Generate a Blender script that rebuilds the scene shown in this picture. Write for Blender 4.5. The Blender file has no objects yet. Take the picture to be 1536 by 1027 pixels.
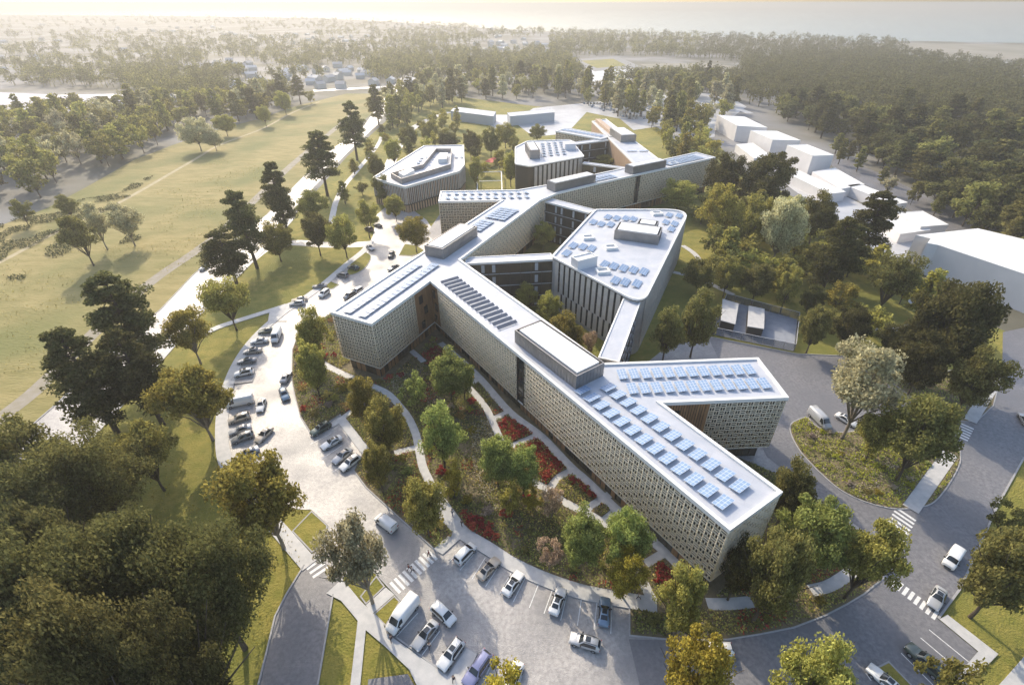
import bpy, bmesh, math, random
import numpy as np
from mathutils import Vector, Matrix, noise
from mathutils.geometry import tessellate_polygon
R = math.radians
random.seed(7); RNG = np.random.default_rng(7)
scene = bpy.context.scene
col = scene.collection

# ------------------------------------------------------------------ camera, light, sky
cam_d = bpy.data.cameras.new('camera'); cam = bpy.data.objects.new('camera', cam_d); col.objects.link(cam)
cam.location = (0, 0, 78); cam.rotation_euler = (R(90 - 34.14), 0, 0)
cam_d.sensor_width = 36; cam_d.lens = 17.593; cam_d.shift_x = -12 / 1536
cam_d.clip_start = 1; cam_d.clip_end = 60000
scene.camera = cam
SUN_AZ, SUN_EL = 27.0, 33.0          # degrees left of +Y, above the horizon
sd = bpy.data.lights.new('sun', 'SUN'); sun = bpy.data.objects.new('sun', sd); col.objects.link(sun)
sd.energy = 2.1; sd.angle = R(0.55); sd.color = (1.0, 0.87, 0.67)
_dir = Vector((-math.sin(R(SUN_AZ)) * math.cos(R(SUN_EL)), math.cos(R(SUN_AZ)) * math.cos(R(SUN_EL)), math.sin(R(SUN_EL))))
sun.rotation_euler = _dir.to_track_quat('Z', 'Y').to_euler()
world = bpy.data.worlds.new('World'); scene.world = world; world.use_nodes = True
nt = world.node_tree; nt.nodes.clear()
sky = nt.nodes.new('ShaderNodeTexSky'); sky.sky_type = 'NISHITA'; sky.sun_disc = False
sky.sun_elevation = R(SUN_EL); sky.sun_rotation = R(-SUN_AZ)
sky.air_density = 1.0; sky.dust_density = 2.5; sky.ozone_density = 1.0
bg = nt.nodes.new('ShaderNodeBackground'); bg.inputs[1].default_value = 0.15
wo = nt.nodes.new('ShaderNodeOutputWorld')
nt.links.new(sky.outputs[0], bg.inputs[0]); nt.links.new(bg.outputs[0], wo.inputs[0])
vs = scene.view_settings
vs.view_transform = 'Standard'; vs.look = 'None'; vs.gamma = 1; vs.use_curve_mapping = False
vs.exposure = 1.2
scene.cycles.max_bounces = 6; scene.cycles.diffuse_bounces = 3; scene.cycles.glossy_bounces = 3
scene.cycles.transmission_bounces = 4; scene.cycles.transparent_max_bounces = 6; scene.cycles.volume_bounces = 1
scene.cycles.use_denoising = True
scene.cycles.sample_clamp_indirect = 6

# ------------------------------------------------------------------ materials
def _mat(name):
    m = bpy.data.materials.new(name); m.use_nodes = True
    n = m.node_tree.nodes; n.clear()
    return m, n, m.node_tree.links
def paint(name, c, rough=0.5, metal=0.0, c2=None, scale=1.0, rough2=None, bump=0.0, bscale=None, stretch=(1, 1, 1), spec=0.5, detail=6, c3=None, scale3=0.05, mix3=0.5, coat=0.0, spots=None, coords='Object', contrast=(0.35, 0.65)):
    m, n, l = _mat(name)
    b = n.new('ShaderNodeBsdfPrincipled'); o = n.new('ShaderNodeOutputMaterial'); l.new(b.outputs[0], o.inputs[0])
    b.inputs['Base Color'].default_value = (*c, 1); b.inputs['Roughness'].default_value = rough
    b.inputs['Metallic'].default_value = metal; b.inputs['Specular IOR Level'].default_value = spec
    b.inputs['Coat Weight'].default_value = coat
    if c2 is None and not bump: return m
    tc = n.new('ShaderNodeTexCoord'); mp = n.new('ShaderNodeMapping'); mp.inputs['Scale'].default_value = stretch
    l.new(tc.outputs[coords], mp.inputs[0])
    t = n.new('ShaderNodeTexNoise'); t.inputs['Scale'].default_value = scale; t.inputs['Detail'].default_value = detail; t.inputs['Roughness'].default_value = 0.62
    l.new(mp.outputs[0], t.inputs[0])
    ramp = n.new('ShaderNodeMapRange'); ramp.inputs[1].default_value = contrast[0]; ramp.inputs[2].default_value = contrast[1]
    l.new(t.outputs[0], ramp.inputs[0])
    out = None
    if c2 is not None:
        x = n.new('ShaderNodeMix'); x.data_type = 'RGBA'; x.inputs[6].default_value = (*c, 1); x.inputs[7].default_value = (*c2, 1)
        l.new(ramp.outputs[0], x.inputs[0]); out = x.outputs[2]
        if c3 is not None:
            t3 = n.new('ShaderNodeTexNoise'); t3.inputs['Scale'].default_value = scale3; t3.inputs['Detail'].default_value = 4
            l.new(tc.outputs[coords], t3.inputs[0])
            r3 = n.new('ShaderNodeMapRange'); r3.inputs[1].default_value = 0.42; r3.inputs[2].default_value = 0.66; r3.inputs[4].default_value = mix3 * 2
            l.new(t3.outputs[0], r3.inputs[0])
            x3 = n.new('ShaderNodeMix'); x3.data_type = 'RGBA'; x3.inputs[7].default_value = (*c3, 1)
            l.new(r3.outputs[0], x3.inputs[0]); l.new(out, x3.inputs[6]); out = x3.outputs[2]
        l.new(out, b.inputs['Base Color'])
    if rough2 is not None:
        rr = n.new('ShaderNodeMapRange'); rr.inputs[3].default_value = rough; rr.inputs[4].default_value = rough2
        tr = n.new('ShaderNodeTexNoise'); tr.inputs['Scale'].default_value = 0.11; tr.inputs['Detail'].default_value = 5
        rr.inputs[1].default_value = 0.35; rr.inputs[2].default_value = 0.65
        l.new(tc.outputs[coords], tr.inputs[0]); l.new(tr.outputs[0], rr.inputs[0]); l.new(rr.outputs[0], b.inputs['Roughness'])
    if bump:
        bn = n.new('ShaderNodeTexNoise'); bn.inputs['Scale'].default_value = bscale or scale * 4; bn.inputs['Detail'].default_value = 4
        l.new(mp.outputs[0], bn.inputs[0])
        bb = n.new('ShaderNodeBump'); bb.inputs['Strength'].default_value = bump; bb.inputs['Distance'].default_value = 0.3
        l.new(bn.outputs[0], bb.inputs['Height']); l.new(bb.outputs[0], b.inputs['Normal'])
    return m
def leafmat(name, c, var=0.45, trans=0.45, hue=0.03):
    m, n, l = _mat(name)
    g = n.new('ShaderNodeNewGeometry'); oi = n.new('ShaderNodeObjectInfo')
    hsv = n.new('ShaderNodeHueSaturation'); hsv.inputs['Color'].default_value = (*c, 1)
    v = n.new('ShaderNodeMapRange'); v.inputs[3].default_value = 1 - var; v.inputs[4].default_value = 1 + var * 1.4
    l.new(g.outputs['Random Per Island'], v.inputs[0])
    h = n.new('ShaderNodeMapRange'); h.inputs[3].default_value = 0.5 - hue; h.inputs[4].default_value = 0.5 + hue
    l.new(oi.outputs['Random'], h.inputs[0]); l.new(h.outputs[0], hsv.inputs['Hue'])
    v2 = n.new('ShaderNodeMapRange'); v2.inputs[3].default_value = 0.75; v2.inputs[4].default_value = 1.25
    l.new(oi.outputs['Random'], v2.inputs[0])
    mu = n.new('ShaderNodeMath'); mu.operation = 'MULTIPLY'; l.new(v.outputs[0], mu.inputs[0]); l.new(v2.outputs[0], mu.inputs[1])
    l.new(mu.outputs[0], hsv.inputs['Value'])
    d = n.new('ShaderNodeBsdfDiffuse'); t = n.new('ShaderNodeBsdfTranslucent'); x = n.new('ShaderNodeMixShader'); x.inputs[0].default_value = trans
    l.new(hsv.outputs[0], d.inputs[0]); l.new(hsv.outputs[0], t.inputs[0])
    l.new(d.outputs[0], x.inputs[1]); l.new(t.outputs[0], x.inputs[2])
    o = n.new('ShaderNodeOutputMaterial'); l.new(x.outputs[0], o.inputs[0])
    return m
M = {}
M['ground'] = paint('dry_ground', (0.065, 0.065, 0.042), 0.9, c2=(0.13, 0.12, 0.085), scale=0.02, c3=(0.25, 0.25, 0.26), scale3=0.009, mix3=0.45)
M['meadow'] = paint('meadow_grass', (0.195, 0.165, 0.045), 0.95, c2=(0.34, 0.275, 0.11), scale=0.2, stretch=(.5, 1.5, 1), c3=(0.155, 0.155, 0.04), scale3=0.03, mix3=0.5, bump=1.0, bscale=1.2, detail=9, contrast=(0.3, 0.7))
M['lawn'] = paint('lawn_grass', (0.17, 0.165, 0.022), 0.95, c2=(0.29, 0.24, 0.05), scale=0.35, c3=(0.13, 0.14, 0.022), scale3=0.05, mix3=0.4, bump=0.8, bscale=3.0)
M['asphalt'] = paint('asphalt', (0.13, 0.13, 0.14), 0.6, c2=(0.22, 0.215, 0.22), scale=1.8, rough2=0.42, bump=0.25, bscale=9, c3=(0.15, 0.15, 0.16), scale3=0.08, mix3=0.5)
M['paver'] = paint('grey_pavers', (0.30, 0.285, 0.27), 0.52, c2=(0.46, 0.435, 0.41), scale=1.6, rough2=0.30, bump=0.3, bscale=6, c3=(0.19, 0.19, 0.195), scale3=0.07, mix3=0.5)
M['far_paving'] = paint('pale_paving', (0.36, 0.36, 0.37), 0.5, c2=(0.5, 0.5, 0.5), scale=0.05, rough2=0.35)
M['concrete'] = paint('pale_concrete', (0.42, 0.42, 0.41), 0.7, c2=(0.52, 0.51, 0.49), scale=0.8, bump=0.08, bscale=8)
M['kerb'] = paint('kerb_stone', (0.30, 0.30, 0.30), 0.75, c2=(0.38, 0.37, 0.36), scale=1.5)
M['line'] = paint('road_paint', (0.78, 0.78, 0.76), 0.6, c2=(0.6, 0.6, 0.58), scale=3)
M['soil'] = paint('planted_soil', (0.13, 0.11, 0.06), 0.95, c2=(0.21, 0.165, 0.095), scale=0.6, bump=0.8, bscale=2.5)
M['sand'] = paint('sand', (0.27, 0.24, 0.19), 0.9, c2=(0.17, 0.165, 0.12), scale=0.012)
M['water'] = paint('sea_water', (0.05, 0.08, 0.09), 0.22, c2=(0.06, 0.09, 0.10), scale=0.002, bump=0.25, bscale=0.05)
M['roof'] = paint('white_roof_membrane', (0.40, 0.42, 0.46), 0.6, c2=(0.49, 0.50, 0.525), scale=0.25, rough2=0.5, c3=(0.38, 0.41, 0.46), scale3=0.3, mix3=0.3)
def add_seams(m, w=2.0, l=14.0, k=.86):
    n = m.node_tree.nodes; lk = m.node_tree.links; b = [x for x in n if x.type == 'BSDF_PRINCIPLED'][0]; src = b.inputs['Base Color'].links[0].from_socket
    tc = n.new('ShaderNodeTexCoord'); mp = n.new('ShaderNodeMapping'); mp.inputs['Rotation'].default_value = (0, 0, R(34.7)); br = n.new('ShaderNodeTexBrick')
    br.inputs['Color1'].default_value = (1, 1, 1, 1); br.inputs['Color2'].default_value = (.95, .955, .96, 1); br.inputs['Mortar'].default_value = (k, k, k * 1.02, 1); br.inputs['Scale'].default_value = 1; br.inputs['Mortar Size'].default_value = .035; br.inputs['Brick Width'].default_value = l; br.inputs['Row Height'].default_value = w
    lk.new(tc.outputs['Object'], mp.inputs[0]); lk.new(mp.outputs[0], br.inputs[0]); x = n.new('ShaderNodeMix'); x.data_type = 'RGBA'; x.blend_type = 'MULTIPLY'; x.inputs[0].default_value = 1
    lk.new(src, x.inputs[6]); lk.new(br.outputs[0], x.inputs[7]); lk.new(x.outputs[2], b.inputs['Base Color'])
add_seams(M['roof'])
M['parapet'] = paint('white_parapet', (0.70, 0.69, 0.66), 0.5)
M['lattice'] = paint('cream_lattice', (0.78, 0.65, 0.46), 0.6, c2=(0.69, 0.58, 0.41), scale=0.5)
M['core'] = paint('dark_window_wall', (0.055, 0.055, 0.05), 0.25, c2=(0.17, 0.125, 0.08), scale=0.7, contrast=(0.5, 0.62))
M['glass'] = paint('dark_glass', (0.025, 0.03, 0.035), 0.08, spec=0.7)
M['glass_wall'] = paint('bronze_glass', (0.055, 0.05, 0.042), 0.15, c2=(0.09, 0.075, 0.055), scale=0.3)
M['wood'] = paint('warm_timber', (0.36, 0.20, 0.09), 0.6, c2=(0.22, 0.12, 0.06), scale=2.0, stretch=(1, 1, 0.12))
M['wood_pale'] = paint('orange_timber', (0.44, 0.31, 0.21), 0.6, c2=(0.37, 0.255, 0.165), scale=1.2, stretch=(1, 1, 0.12))
M['bronze'] = paint('dark_bronze', (0.07, 0.06, 0.05), 0.45, metal=0.4)
M['metal'] = paint('grey_metal_cladding', (0.22, 0.21, 0.205), 0.4, metal=0.55, c2=(0.27, 0.26, 0.25), scale=0.4)
M['metal_light'] = paint('light_metal', (0.6, 0.6, 0.61), 0.45)
M['panel_stone'] = paint('pale_stone_panel', (0.50, 0.47, 0.42), 0.75, c2=(0.40, 0.375, 0.34), scale=0.6)
M['stone_b'] = paint('grey_stone_panel', (0.36, 0.36, 0.35), 0.7, c2=(0.30, 0.30, 0.29), scale=0.6)
M['solar_cell'] = paint('solar_cell', (0.17, 0.255, 0.39), 0.4, spec=0.25, c2=(0.21, 0.30, 0.44), scale=0.7)
M['solar_dark'] = paint('dark_louvre', (0.09, 0.10, 0.12), 0.4, c2=(0.13, 0.14, 0.165), scale=0.5)
M['solar_frame'] = paint('solar_frame', (0.46, 0.52, 0.60), 0.45)
M['white_block'] = paint('white_render', (0.66, 0.64, 0.63), 0.8, c2=(0.61, 0.595, 0.585), scale=0.15)
M['grey_block'] = paint('grey_render', (0.40, 0.42, 0.44), 0.8)
M['house_wall'] = paint('pale_house_wall', (0.55, 0.52, 0.47), 0.8)
M['house_roof'] = paint('slate_house_roof', (0.26, 0.28, 0.31), 0.7)
M['house_roof_b'] = paint('pale_house_roof', (0.48, 0.49, 0.5), 0.7)
M['bark'] = paint('bark', (0.10, 0.075, 0.05), 0.9, c2=(0.055, 0.042, 0.03), scale=1.5)
M['bark_pale'] = paint('pale_bark', (0.26, 0.22, 0.17), 0.9, c2=(0.17, 0.14, 0.1), scale=1.5)
M['fence'] = paint('mesh_fence', (0.12, 0.13, 0.14), 0.6)
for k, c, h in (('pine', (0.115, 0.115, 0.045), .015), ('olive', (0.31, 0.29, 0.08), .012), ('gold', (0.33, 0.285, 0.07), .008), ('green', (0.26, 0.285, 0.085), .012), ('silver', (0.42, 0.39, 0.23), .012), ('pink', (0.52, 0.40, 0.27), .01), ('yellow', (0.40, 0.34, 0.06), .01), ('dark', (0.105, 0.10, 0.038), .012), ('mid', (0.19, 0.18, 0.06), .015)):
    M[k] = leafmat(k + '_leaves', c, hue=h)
M['cover_green'] = leafmat('ground_cover_green', (0.29, 0.285, 0.09)); M['cover_red'] = leafmat('ground_cover_red', (0.40, 0.085, 0.065), hue=.012)
M['cover_mauve'] = leafmat('ground_cover_mauve', (0.42, 0.36, 0.28)); M['cover_ochre'] = leafmat('ground_cover_ochre', (0.46, 0.33, 0.12))
M['cover_lime'] = leafmat('ground_cover_lime', (0.34, 0.31, 0.055)); M['cover_dark'] = leafmat('ground_cover_dark', (0.17, 0.175, 0.065))
for k, c in (('white', (0.74, 0.74, 0.72)), ('silver_paint', (0.42, 0.43, 0.44)), ('grey_paint', (0.19, 0.2, 0.21)), ('black_paint', (0.025, 0.028, 0.03)), ('blue_paint', (0.16, 0.24, 0.33)), ('purple_paint', (0.25, 0.26, 0.42)), ('green_paint', (0.09, 0.115, 0.09)), ('beige_paint', (0.50, 0.44, 0.36))):
    M[k] = paint('car_' + k, c, 0.28, metal=0.15 if k != 'white' else 0, coat=0.7)
M['tyre'] = paint('tyre_rubber', (0.018, 0.018, 0.018), 0.85); M['rim'] = paint('alloy_rim', (0.45, 0.45, 0.46), 0.35, metal=0.7)
M['lens'] = paint('lamp_lens', (0.75, 0.77, 0.8), 0.15); M['tail'] = paint('tail_lens', (0.35, 0.02, 0.02), 0.25); M['trim'] = paint('black_trim', (0.02, 0.02, 0.022), 0.55)
M['skin'] = paint('skin', (0.45, 0.29, 0.21), 0.6); M['hair'] = paint('dark_hair', (0.04, 0.028, 0.02), 0.7)
M['cloth_red'] = paint('red_cloth', (0.30, 0.05, 0.05), 0.85); M['cloth_dark'] = paint('dark_cloth', (0.03, 0.03, 0.04), 0.85)
M['cloth_white'] = paint('white_cloth', (0.6, 0.58, 0.55), 0.85); M['cloth_blue'] = paint('blue_cloth', (0.07, 0.1, 0.2), 0.85)
M['scrub'] = leafmat('scrub_leaves', (0.11, 0.115, 0.055), trans=.2); M['meadow_tuft'] = leafmat('meadow_tufts', (0.25, 0.20, 0.075))
M['red_sail'] = paint('red_canvas', (0.5, 0.07, 0.05), 0.7)

# ------------------------------------------------------------------ mesh helpers
class MB:
    def __init__(s): s.v = []; s.f = []; s.m = []
    def add(s, vs, fs, mi=0):
        o = len(s.v); s.v += [tuple(p) for p in vs]; s.f += [tuple(i + o for i in f) for f in fs]; s.m += [mi] * len(fs)
    def box(s, c, size, ax=(1, 0), mi=0, z0=None):
        """c = centre, size = (along ax, across, height)"""
        a = Vector((ax[0], ax[1], 0)).normalized(); b = Vector((-a.y, a.x, 0)); hx, hy, hz = (k / 2 for k in size)
        P = [Vector(c) + a * sx * hx + b * sy * hy + Vector((0, 0, sz * hz)) for sz in (-1, 1) for sx, sy in ((-1, -1), (1, -1), (1, 1), (-1, 1))]
        s.add(P, [(3, 2, 1, 0), (4, 5, 6, 7), (0, 1, 5, 4), (1, 2, 6, 5), (2, 3, 7, 6), (3, 0, 4, 7)], mi)
    def prism(s, poly, z0, z1, mi=0, top=True, bottom=True, side_mi=None):
        poly = ccw(poly); n = len(poly); o = len(s.v)
        s.v += [(x, y, z0) for x, y in poly] + [(x, y, z1) for x, y in poly]
        for i in range(n):
            j = (i + 1) % n; s.f.append((o + i, o + j, o + n + j, o + n + i)); s.m.append(mi if side_mi is None else side_mi)
        tri = tessellate_polygon([[Vector((x, y, 0)) for x, y in poly]])
        for t in tri:
            a, b, c = t
            ar = (poly[b][0] - poly[a][0]) * (poly[c][1] - poly[a][1]) - (poly[b][1] - poly[a][1]) * (poly[c][0] - poly[a][0])
            if ar < 0: a, c = c, a
            if top: s.f.append((o + n + a, o + n + b, o + n + c)); s.m.append(mi)
            if bottom: s.f.append((o + c, o + b, o + a)); s.m.append(mi)
    def ring(s, outer, inner, z0, z1, mi=0):
        """closed band between two rings with the same count"""
        n = len(outer); o = len(s.v)
        for z in (z0, z1):
            s.v += [(x, y, z) for x, y in outer] + [(x, y, z) for x, y in inner]
        for i in range(n):
            j = (i + 1) % n
            for q in ((o + 2*n + i, o + 2*n + j, o + 3*n + j, o + 3*n + i), (o + i, o + j, o + 2*n + j, o + 2*n + i), (o + n + j, o + n + i, o + 3*n + i, o + 3*n + j), (o + j, o + i, o + n + i, o + n + j)):
                s.f.append(q); s.m.append(mi)
    def tube(s, pts, rad, seg=7, mi=0, cap=True):
        o = len(s.v); k = len(pts); pts = [Vector(p) for p in pts]
        for i, p in enumerate(pts):
            d = (pts[min(i + 1, k - 1)] - pts[max(i - 1, 0)]).normalized()
            u = d.orthogonal().normalized() if abs(d.z) < 0.99 else Vector((1, 0, 0)); w = d.cross(u)
            for q in range(seg):
                t = 2 * math.pi * q / seg; s.v.append(tuple(p + (u * math.cos(t) + w * math.sin(t)) * rad[i]))
        for i in range(k - 1):
            for q in range(seg):
                a = o + i * seg + q; b = o + i * seg + (q + 1) % seg; s.f.append((a, b, b + seg, a + seg)); s.m.append(mi)
        if cap: s.f.append(tuple(o + (k - 1) * seg + q for q in range(seg))); s.m.append(mi)
    def mesh(s, name, mats, smooth=False):
        me = bpy.data.meshes.new(name); me.from_pydata(s.v, [], s.f)
        for m in (mats if isinstance(mats, (list, tuple)) else [mats]): me.materials.append(m)
        me.polygons.foreach_set('material_index', s.m)
        if smooth: me.polygons.foreach_set('use_smooth', [True] * len(s.f))
        me.update(); return me
    def build(s, name, mats, parent=None, smooth=False, loc=None):
        return put(name, s.mesh(name, mats, smooth), parent, loc)
def put(name, me, parent=None, loc=None, rz=0, sc=None):
    o = bpy.data.objects.new(name, me); col.objects.link(o)
    if parent: o.parent = parent
    if loc is not None: o.location = loc
    if rz: o.rotation_euler = (0, 0, rz)
    if sc is not None: o.scale = sc
    return o
def tag(o, label, cat, group=None, kind=None):
    o['label'] = label; o['category'] = cat
    if group: o['group'] = group
    if kind: o['kind'] = kind
    return o
def thing(name, label, cat, loc=(0, 0, 0), rz=0, group=None):
    o = put(name, None, None, loc, rz); return tag(o, label, cat, group)
def struct(name, mb, m, smooth=False, kind='structure'):
    o = mb.build(name, m, smooth=smooth); o['kind'] = kind; return o
def npmesh(name, V, Fq, mats, mi=None):
    """V (n,3), Fq (k,4)"""
    me = bpy.data.meshes.new(name); n, k = len(V), len(Fq)
    me.vertices.add(n); me.vertices.foreach_set('co', np.asarray(V, np.float32).ravel())
    me.loops.add(4 * k); me.loops.foreach_set('vertex_index', np.asarray(Fq, np.int32).ravel())
    me.polygons.add(k); me.polygons.foreach_set('loop_start', np.arange(0, 4 * k, 4, dtype=np.int32)); me.polygons.foreach_set('loop_total', np.full(k, 4, np.int32))
    for m in (mats if isinstance(mats, (list, tuple)) else [mats]): me.materials.append(m)
    if mi is not None: me.polygons.foreach_set('material_index', np.asarray(mi, np.int32))
    me.update(calc_edges=True); me.validate(); return me
def area(p): return sum(p[i][0] * p[(i + 1) % len(p)][1] - p[(i + 1) % len(p)][0] * p[i][1] for i in range(len(p))) / 2
def ccw(p): return list(p) if area(p) > 0 else list(p)[::-1]
def offset(poly, d):
    """inset a ccw polygon by d (negative grows it), mitred"""
    n = len(poly); out = []
    for i in range(n):
        p0, p1, p2 = (Vector(poly[k % n]) for k in (i - 1, i, i + 1))
        a = (p1 - p0).normalized(); b = (p2 - p1).normalized()
        na = Vector((-a.y, a.x)); nb = Vector((-b.y, b.x)); m = na + nb
        m = m / max(0.25, (1 + na.dot(nb))); out.append(tuple(p1 + m * d))
    return out
def rounded(poly, rad, seg=7):
    out = []; n = len(poly); rad = rad if isinstance(rad, (list, tuple)) else [rad] * n
    for i in range(n):
        p0, p1, p2 = (Vector(poly[k % n]) for k in (i - 1, i, i + 1))
        if rad[i] <= 0: out.append(tuple(p1)); continue
        a = (p0 - p1).normalized(); b = (p2 - p1).normalized(); ang = a.angle(b); t = min(rad[i] / math.tan(ang / 2), (p0 - p1).length * .48, (p2 - p1).length * .48)
        s, e = p1 + a * t, p1 + b * t
        for k in range(seg + 1):
            u = k / seg; out.append(tuple((1 - u) ** 2 * s + 2 * u * (1 - u) * p1 + u * u * e))
    return out
def smooth(pts, k=6, closed=False):
    P = [Vector(p) for p in pts]; n = len(P); out = []
    for i in range(n if closed else n - 1):
        p0 = P[(i - 1) % n] if closed or i > 0 else P[0]; p1 = P[i]; p2 = P[(i + 1) % n]
        p3 = P[(i + 2) % n] if closed or i + 2 < n else P[-1]
        for q in range(k):
            t = q / k; out.append(tuple(0.5 * ((2 * p1) + (p2 - p0) * t + (2 * p0 - 5 * p1 + 4 * p2 - p3) * t * t + (3 * p1 - p0 - 3 * p2 + p3) * t ** 3)))
    if not closed: out.append(tuple(P[-1]))
    return out
def strip(pts, w, z0, z1, mb=None, mi=0, side=0):
    """a band of width w along pts; side -1/0/1 shifts it; raised from z0 to z1"""
    mb = mb or MB(); n = len(pts); L = []; Rr = []
    for i in range(n):
        a = Vector(pts[max(i - 1, 0)]); b = Vector(pts[min(i + 1, n - 1)]); d = (b - a).normalized(); q = Vector((-d.y, d.x)); c = Vector(pts[i]) + q * side * w / 2
        L.append(c + q * w / 2); Rr.append(c - q * w / 2)
    o = len(mb.v)
    for z in (z0, z1): mb.v += [(p.x, p.y, z) for p in L] + [(p.x, p.y, z) for p in Rr]
    for i in range(n - 1):
        qs = [(o + 2*n + i, o + 3*n + i, o + 3*n + i + 1, o + 2*n + i + 1)]
        if z1 - z0 > 0.001: qs += [(o + i, o + 2*n + i, o + 2*n + i + 1, o + i + 1), (o + n + i + 1, o + 3*n + i + 1, o + 3*n + i, o + n + i)]
        mb.f += qs; mb.m += [mi] * len(qs)
    return mb
def sheet(pts, z, mb=None, mi=0):
    mb = mb or MB(); pts = ccw(pts); o = len(mb.v); mb.v += [(x, y, z) for x, y in pts]
    for t in tessellate_polygon([[Vector((x, y, 0)) for x, y in pts]]):
        a, b, c = t
        ar = (pts[b][0] - pts[a][0]) * (pts[c][1] - pts[a][1]) - (pts[b][1] - pts[a][1]) * (pts[c][0] - pts[a][0])
        if abs(ar) < 1e-9: continue
        if ar < 0: a, c = c, a
        mb.f.append((o + a, o + b, o + c)); mb.m.append(mi)
    return mb
def inside(p, poly):
    x, y = p; r = False; j = len(poly) - 1
    for i in range(len(poly)):
        xi, yi = poly[i]; xj, yj = poly[j]
        if (yi > y) != (yj > y) and x < (xj - xi) * (y - yi) / (yj - yi) + xi: r = not r
        j = i
    return r
# ------------------------------------------------------------------ ground, sea, roads
struct('ground', sheet([(-40000, -40000), (40000, -40000), (40000, 40000), (-40000, 40000)], 0.0), M['ground'])
shore = [(-8204.54,4974.84), (-5987.10,4974.84), (-4083.79,4695.52), (-2261.79,4220.68), (-1229.23,3663.26), (-584.95,2894.40), (-209.43,2321.32), (87.67,1934.82), (423.12,1691.42), (657.91,1559.78), (830.60,1395.78), (975.48,1446.61), (1070.20,1395.78), (1398.42,1325.68), (2766.44,1325.68)]
sea = shore + [(30000, shore[-1][1] + 200), (39500, 39500), (-39500, 39500), (-39500, shore[0][1])]
struct('sea', sheet(sea, 0.06), M['water'])
mb = MB()
for p in ([(819.49,9237.48), (2120.43,10631.04), (3506.65,9885.65), (3941.00,7717.24), (3249.70,7315.34), (2076.50,7190.45), (1028.09,7717.24)], [(-4137.42,10370.46), (-3224.05,11193.35), (-1691.51,10904.99), (-130.89,11818.14), (-119.29,10766.28), (-1972.49,9885.65)]): sheet(p, 0.4, mb)
struct('sandbar', mb, M['sand'])
struct('beach', sheet([(710.43,1262.05), (790.41,1325.68), (926.71,1371.63), (1033.61,1325.68), (1342.23,1242.13), (1006.67,918.38), (854.75,940.96), (718.03,964.63), (798.43,1134.21)], 0.05), M['sand'])
struct('shore_road', strip([(700.77,1042.90), (718.03,964.63), (762.40,907.46), (842.16,856.38)], 16, 0.08, 0.08), M['far_paving'])
struct('meadow', sheet([(-121.11,32.92), (-312.63,152.57), (-283.30,209.29), (-220.08,203.01), (-217.24,224.61), (-221.95,256.79), (-231.61,309.28), (-230.07,348.38), (-224.38,399.34), (-211.23,438.32), (-205.40,495.00), (-180.17,575.58), (-152.45,575.58), (-144.40,636.40), (-128.51,502.12), (-119.94,335.62), (-111.91,214.21), (-112.93,182.57), (-112.91,156.09), (-110.15,132.11), (-111.03,110.85), (-108.67,89.32), (-108.74,73.55), (-107.89,46.96)], 0.03), M['meadow'])
struct('meadow_track', strip(smooth([(-118.15,71.70), (-117.99,84.30), (-118.09,96.27), (-122.16,122.98), (-124.60,152.57), (-122.92,179.37), (-123.85,205.33), (-132.95,301.76), (-138.15,394.60), (-141.93,462.00)]), 4.2, 0.05, 0.05), paint('worn_track', (0.30, 0.27, 0.23), 0.9, c2=(0.24, 0.21, 0.14), scale=0.3))
struct('meadow_path', strip(smooth([(-190.30,152.57), (-188.97,166.83), (-190.69,197.76), (-189.11,232.97), (-195.67,309.28), (-199.10,348.38), (-192.99,401.74), (-195.38,468.28), (-191.03,524.62)]), 2.2, 0.05, 0.05), paint('sandy_path', (0.40, 0.34, 0.22), 0.9, c2=(0.33, 0.27, 0.14), scale=0.3))
struct('pale_field', sheet([(-689.23,584.96), (-548.57,584.96), (-471.21,566.47), (-408.84,575.58), (-350.38,495.00), (-357.66,462.00), (-373.72,438.32), (-372.82,416.73), (-382.86,392.27), (-459.49,372.34)], 0.03), paint('pale_tilled_field', (0.34, 0.35, 0.42), 0.7, c2=(0.20, 0.21, 0.30), scale=0.03, stretch=(1, 6, 1)))
LAWN = [(-94.73,57.25), (-93.08,79.01), (-95.14,109.91), (-97.35,134.96), (-99.20,183.87), (-99.82,213.38), (-106.07,317.12), (-106.74,419.33), (-109.73,532.53), (-90.08,575.58), (40.97,477.99), (132.90,495.00), (134.63,383.19), (125.16,280.98), (133.72,235.86), (130.89,162.95), (131.01,138.75), (141.55,116.03), (189.84,100.83), (75.61,8.34), (-5.04,4.24), (-79.66,8.34)]
struct('lawn', sheet(LAWN, 0.05), M['lawn'])
ROADL = [(-108.29,64.03), (-108.90,73.73), (-108.85,89.56), (-111.24,111.16), (-110.39,132.51), (-113.18,156.60), (-113.56,183.87), (-112.62,215.89), (-116.92,268.43), (-121.04,339.18), (-119.07,406.63), (-131.06,513.15), (-148.80,696.86), (-179.06,1015.50), (-167.28,1015.50), (-131.61,683.93), (-119.83,513.15), (-110.29,416.73), (-108.48,326.98), (-105.47,255.67), (-103.08,214.21), (-99.39,180.64), (-97.35,134.96), (-95.14,109.91), (-93.08,79.01), (-93.46,64.84), (-93.56,50.59)]
struct('boundary_road', sheet(ROADL, 0.08), M['paver'])
mb = strip(smooth([(-93.45,67.32), (-93.36,80.45), (-95.32,110.85), (-97.58,136.21), (-97.90,183.87), (-99.51,212.55)]), 1.8, 0.05, 0.2)
struct('roadside_pavement', mb, M['concrete'])
struct('meadow_kerb', strip([(-108.29,64.03), (-108.90,73.73), (-108.85,89.56), (-111.24,111.16), (-110.39,132.51), (-113.18,156.60), (-113.56,183.87), (-112.62,215.89), (-116.92,268.43), (-121.04,339.18)], 0.3, 0.0, 0.2), M['kerb'])
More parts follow.
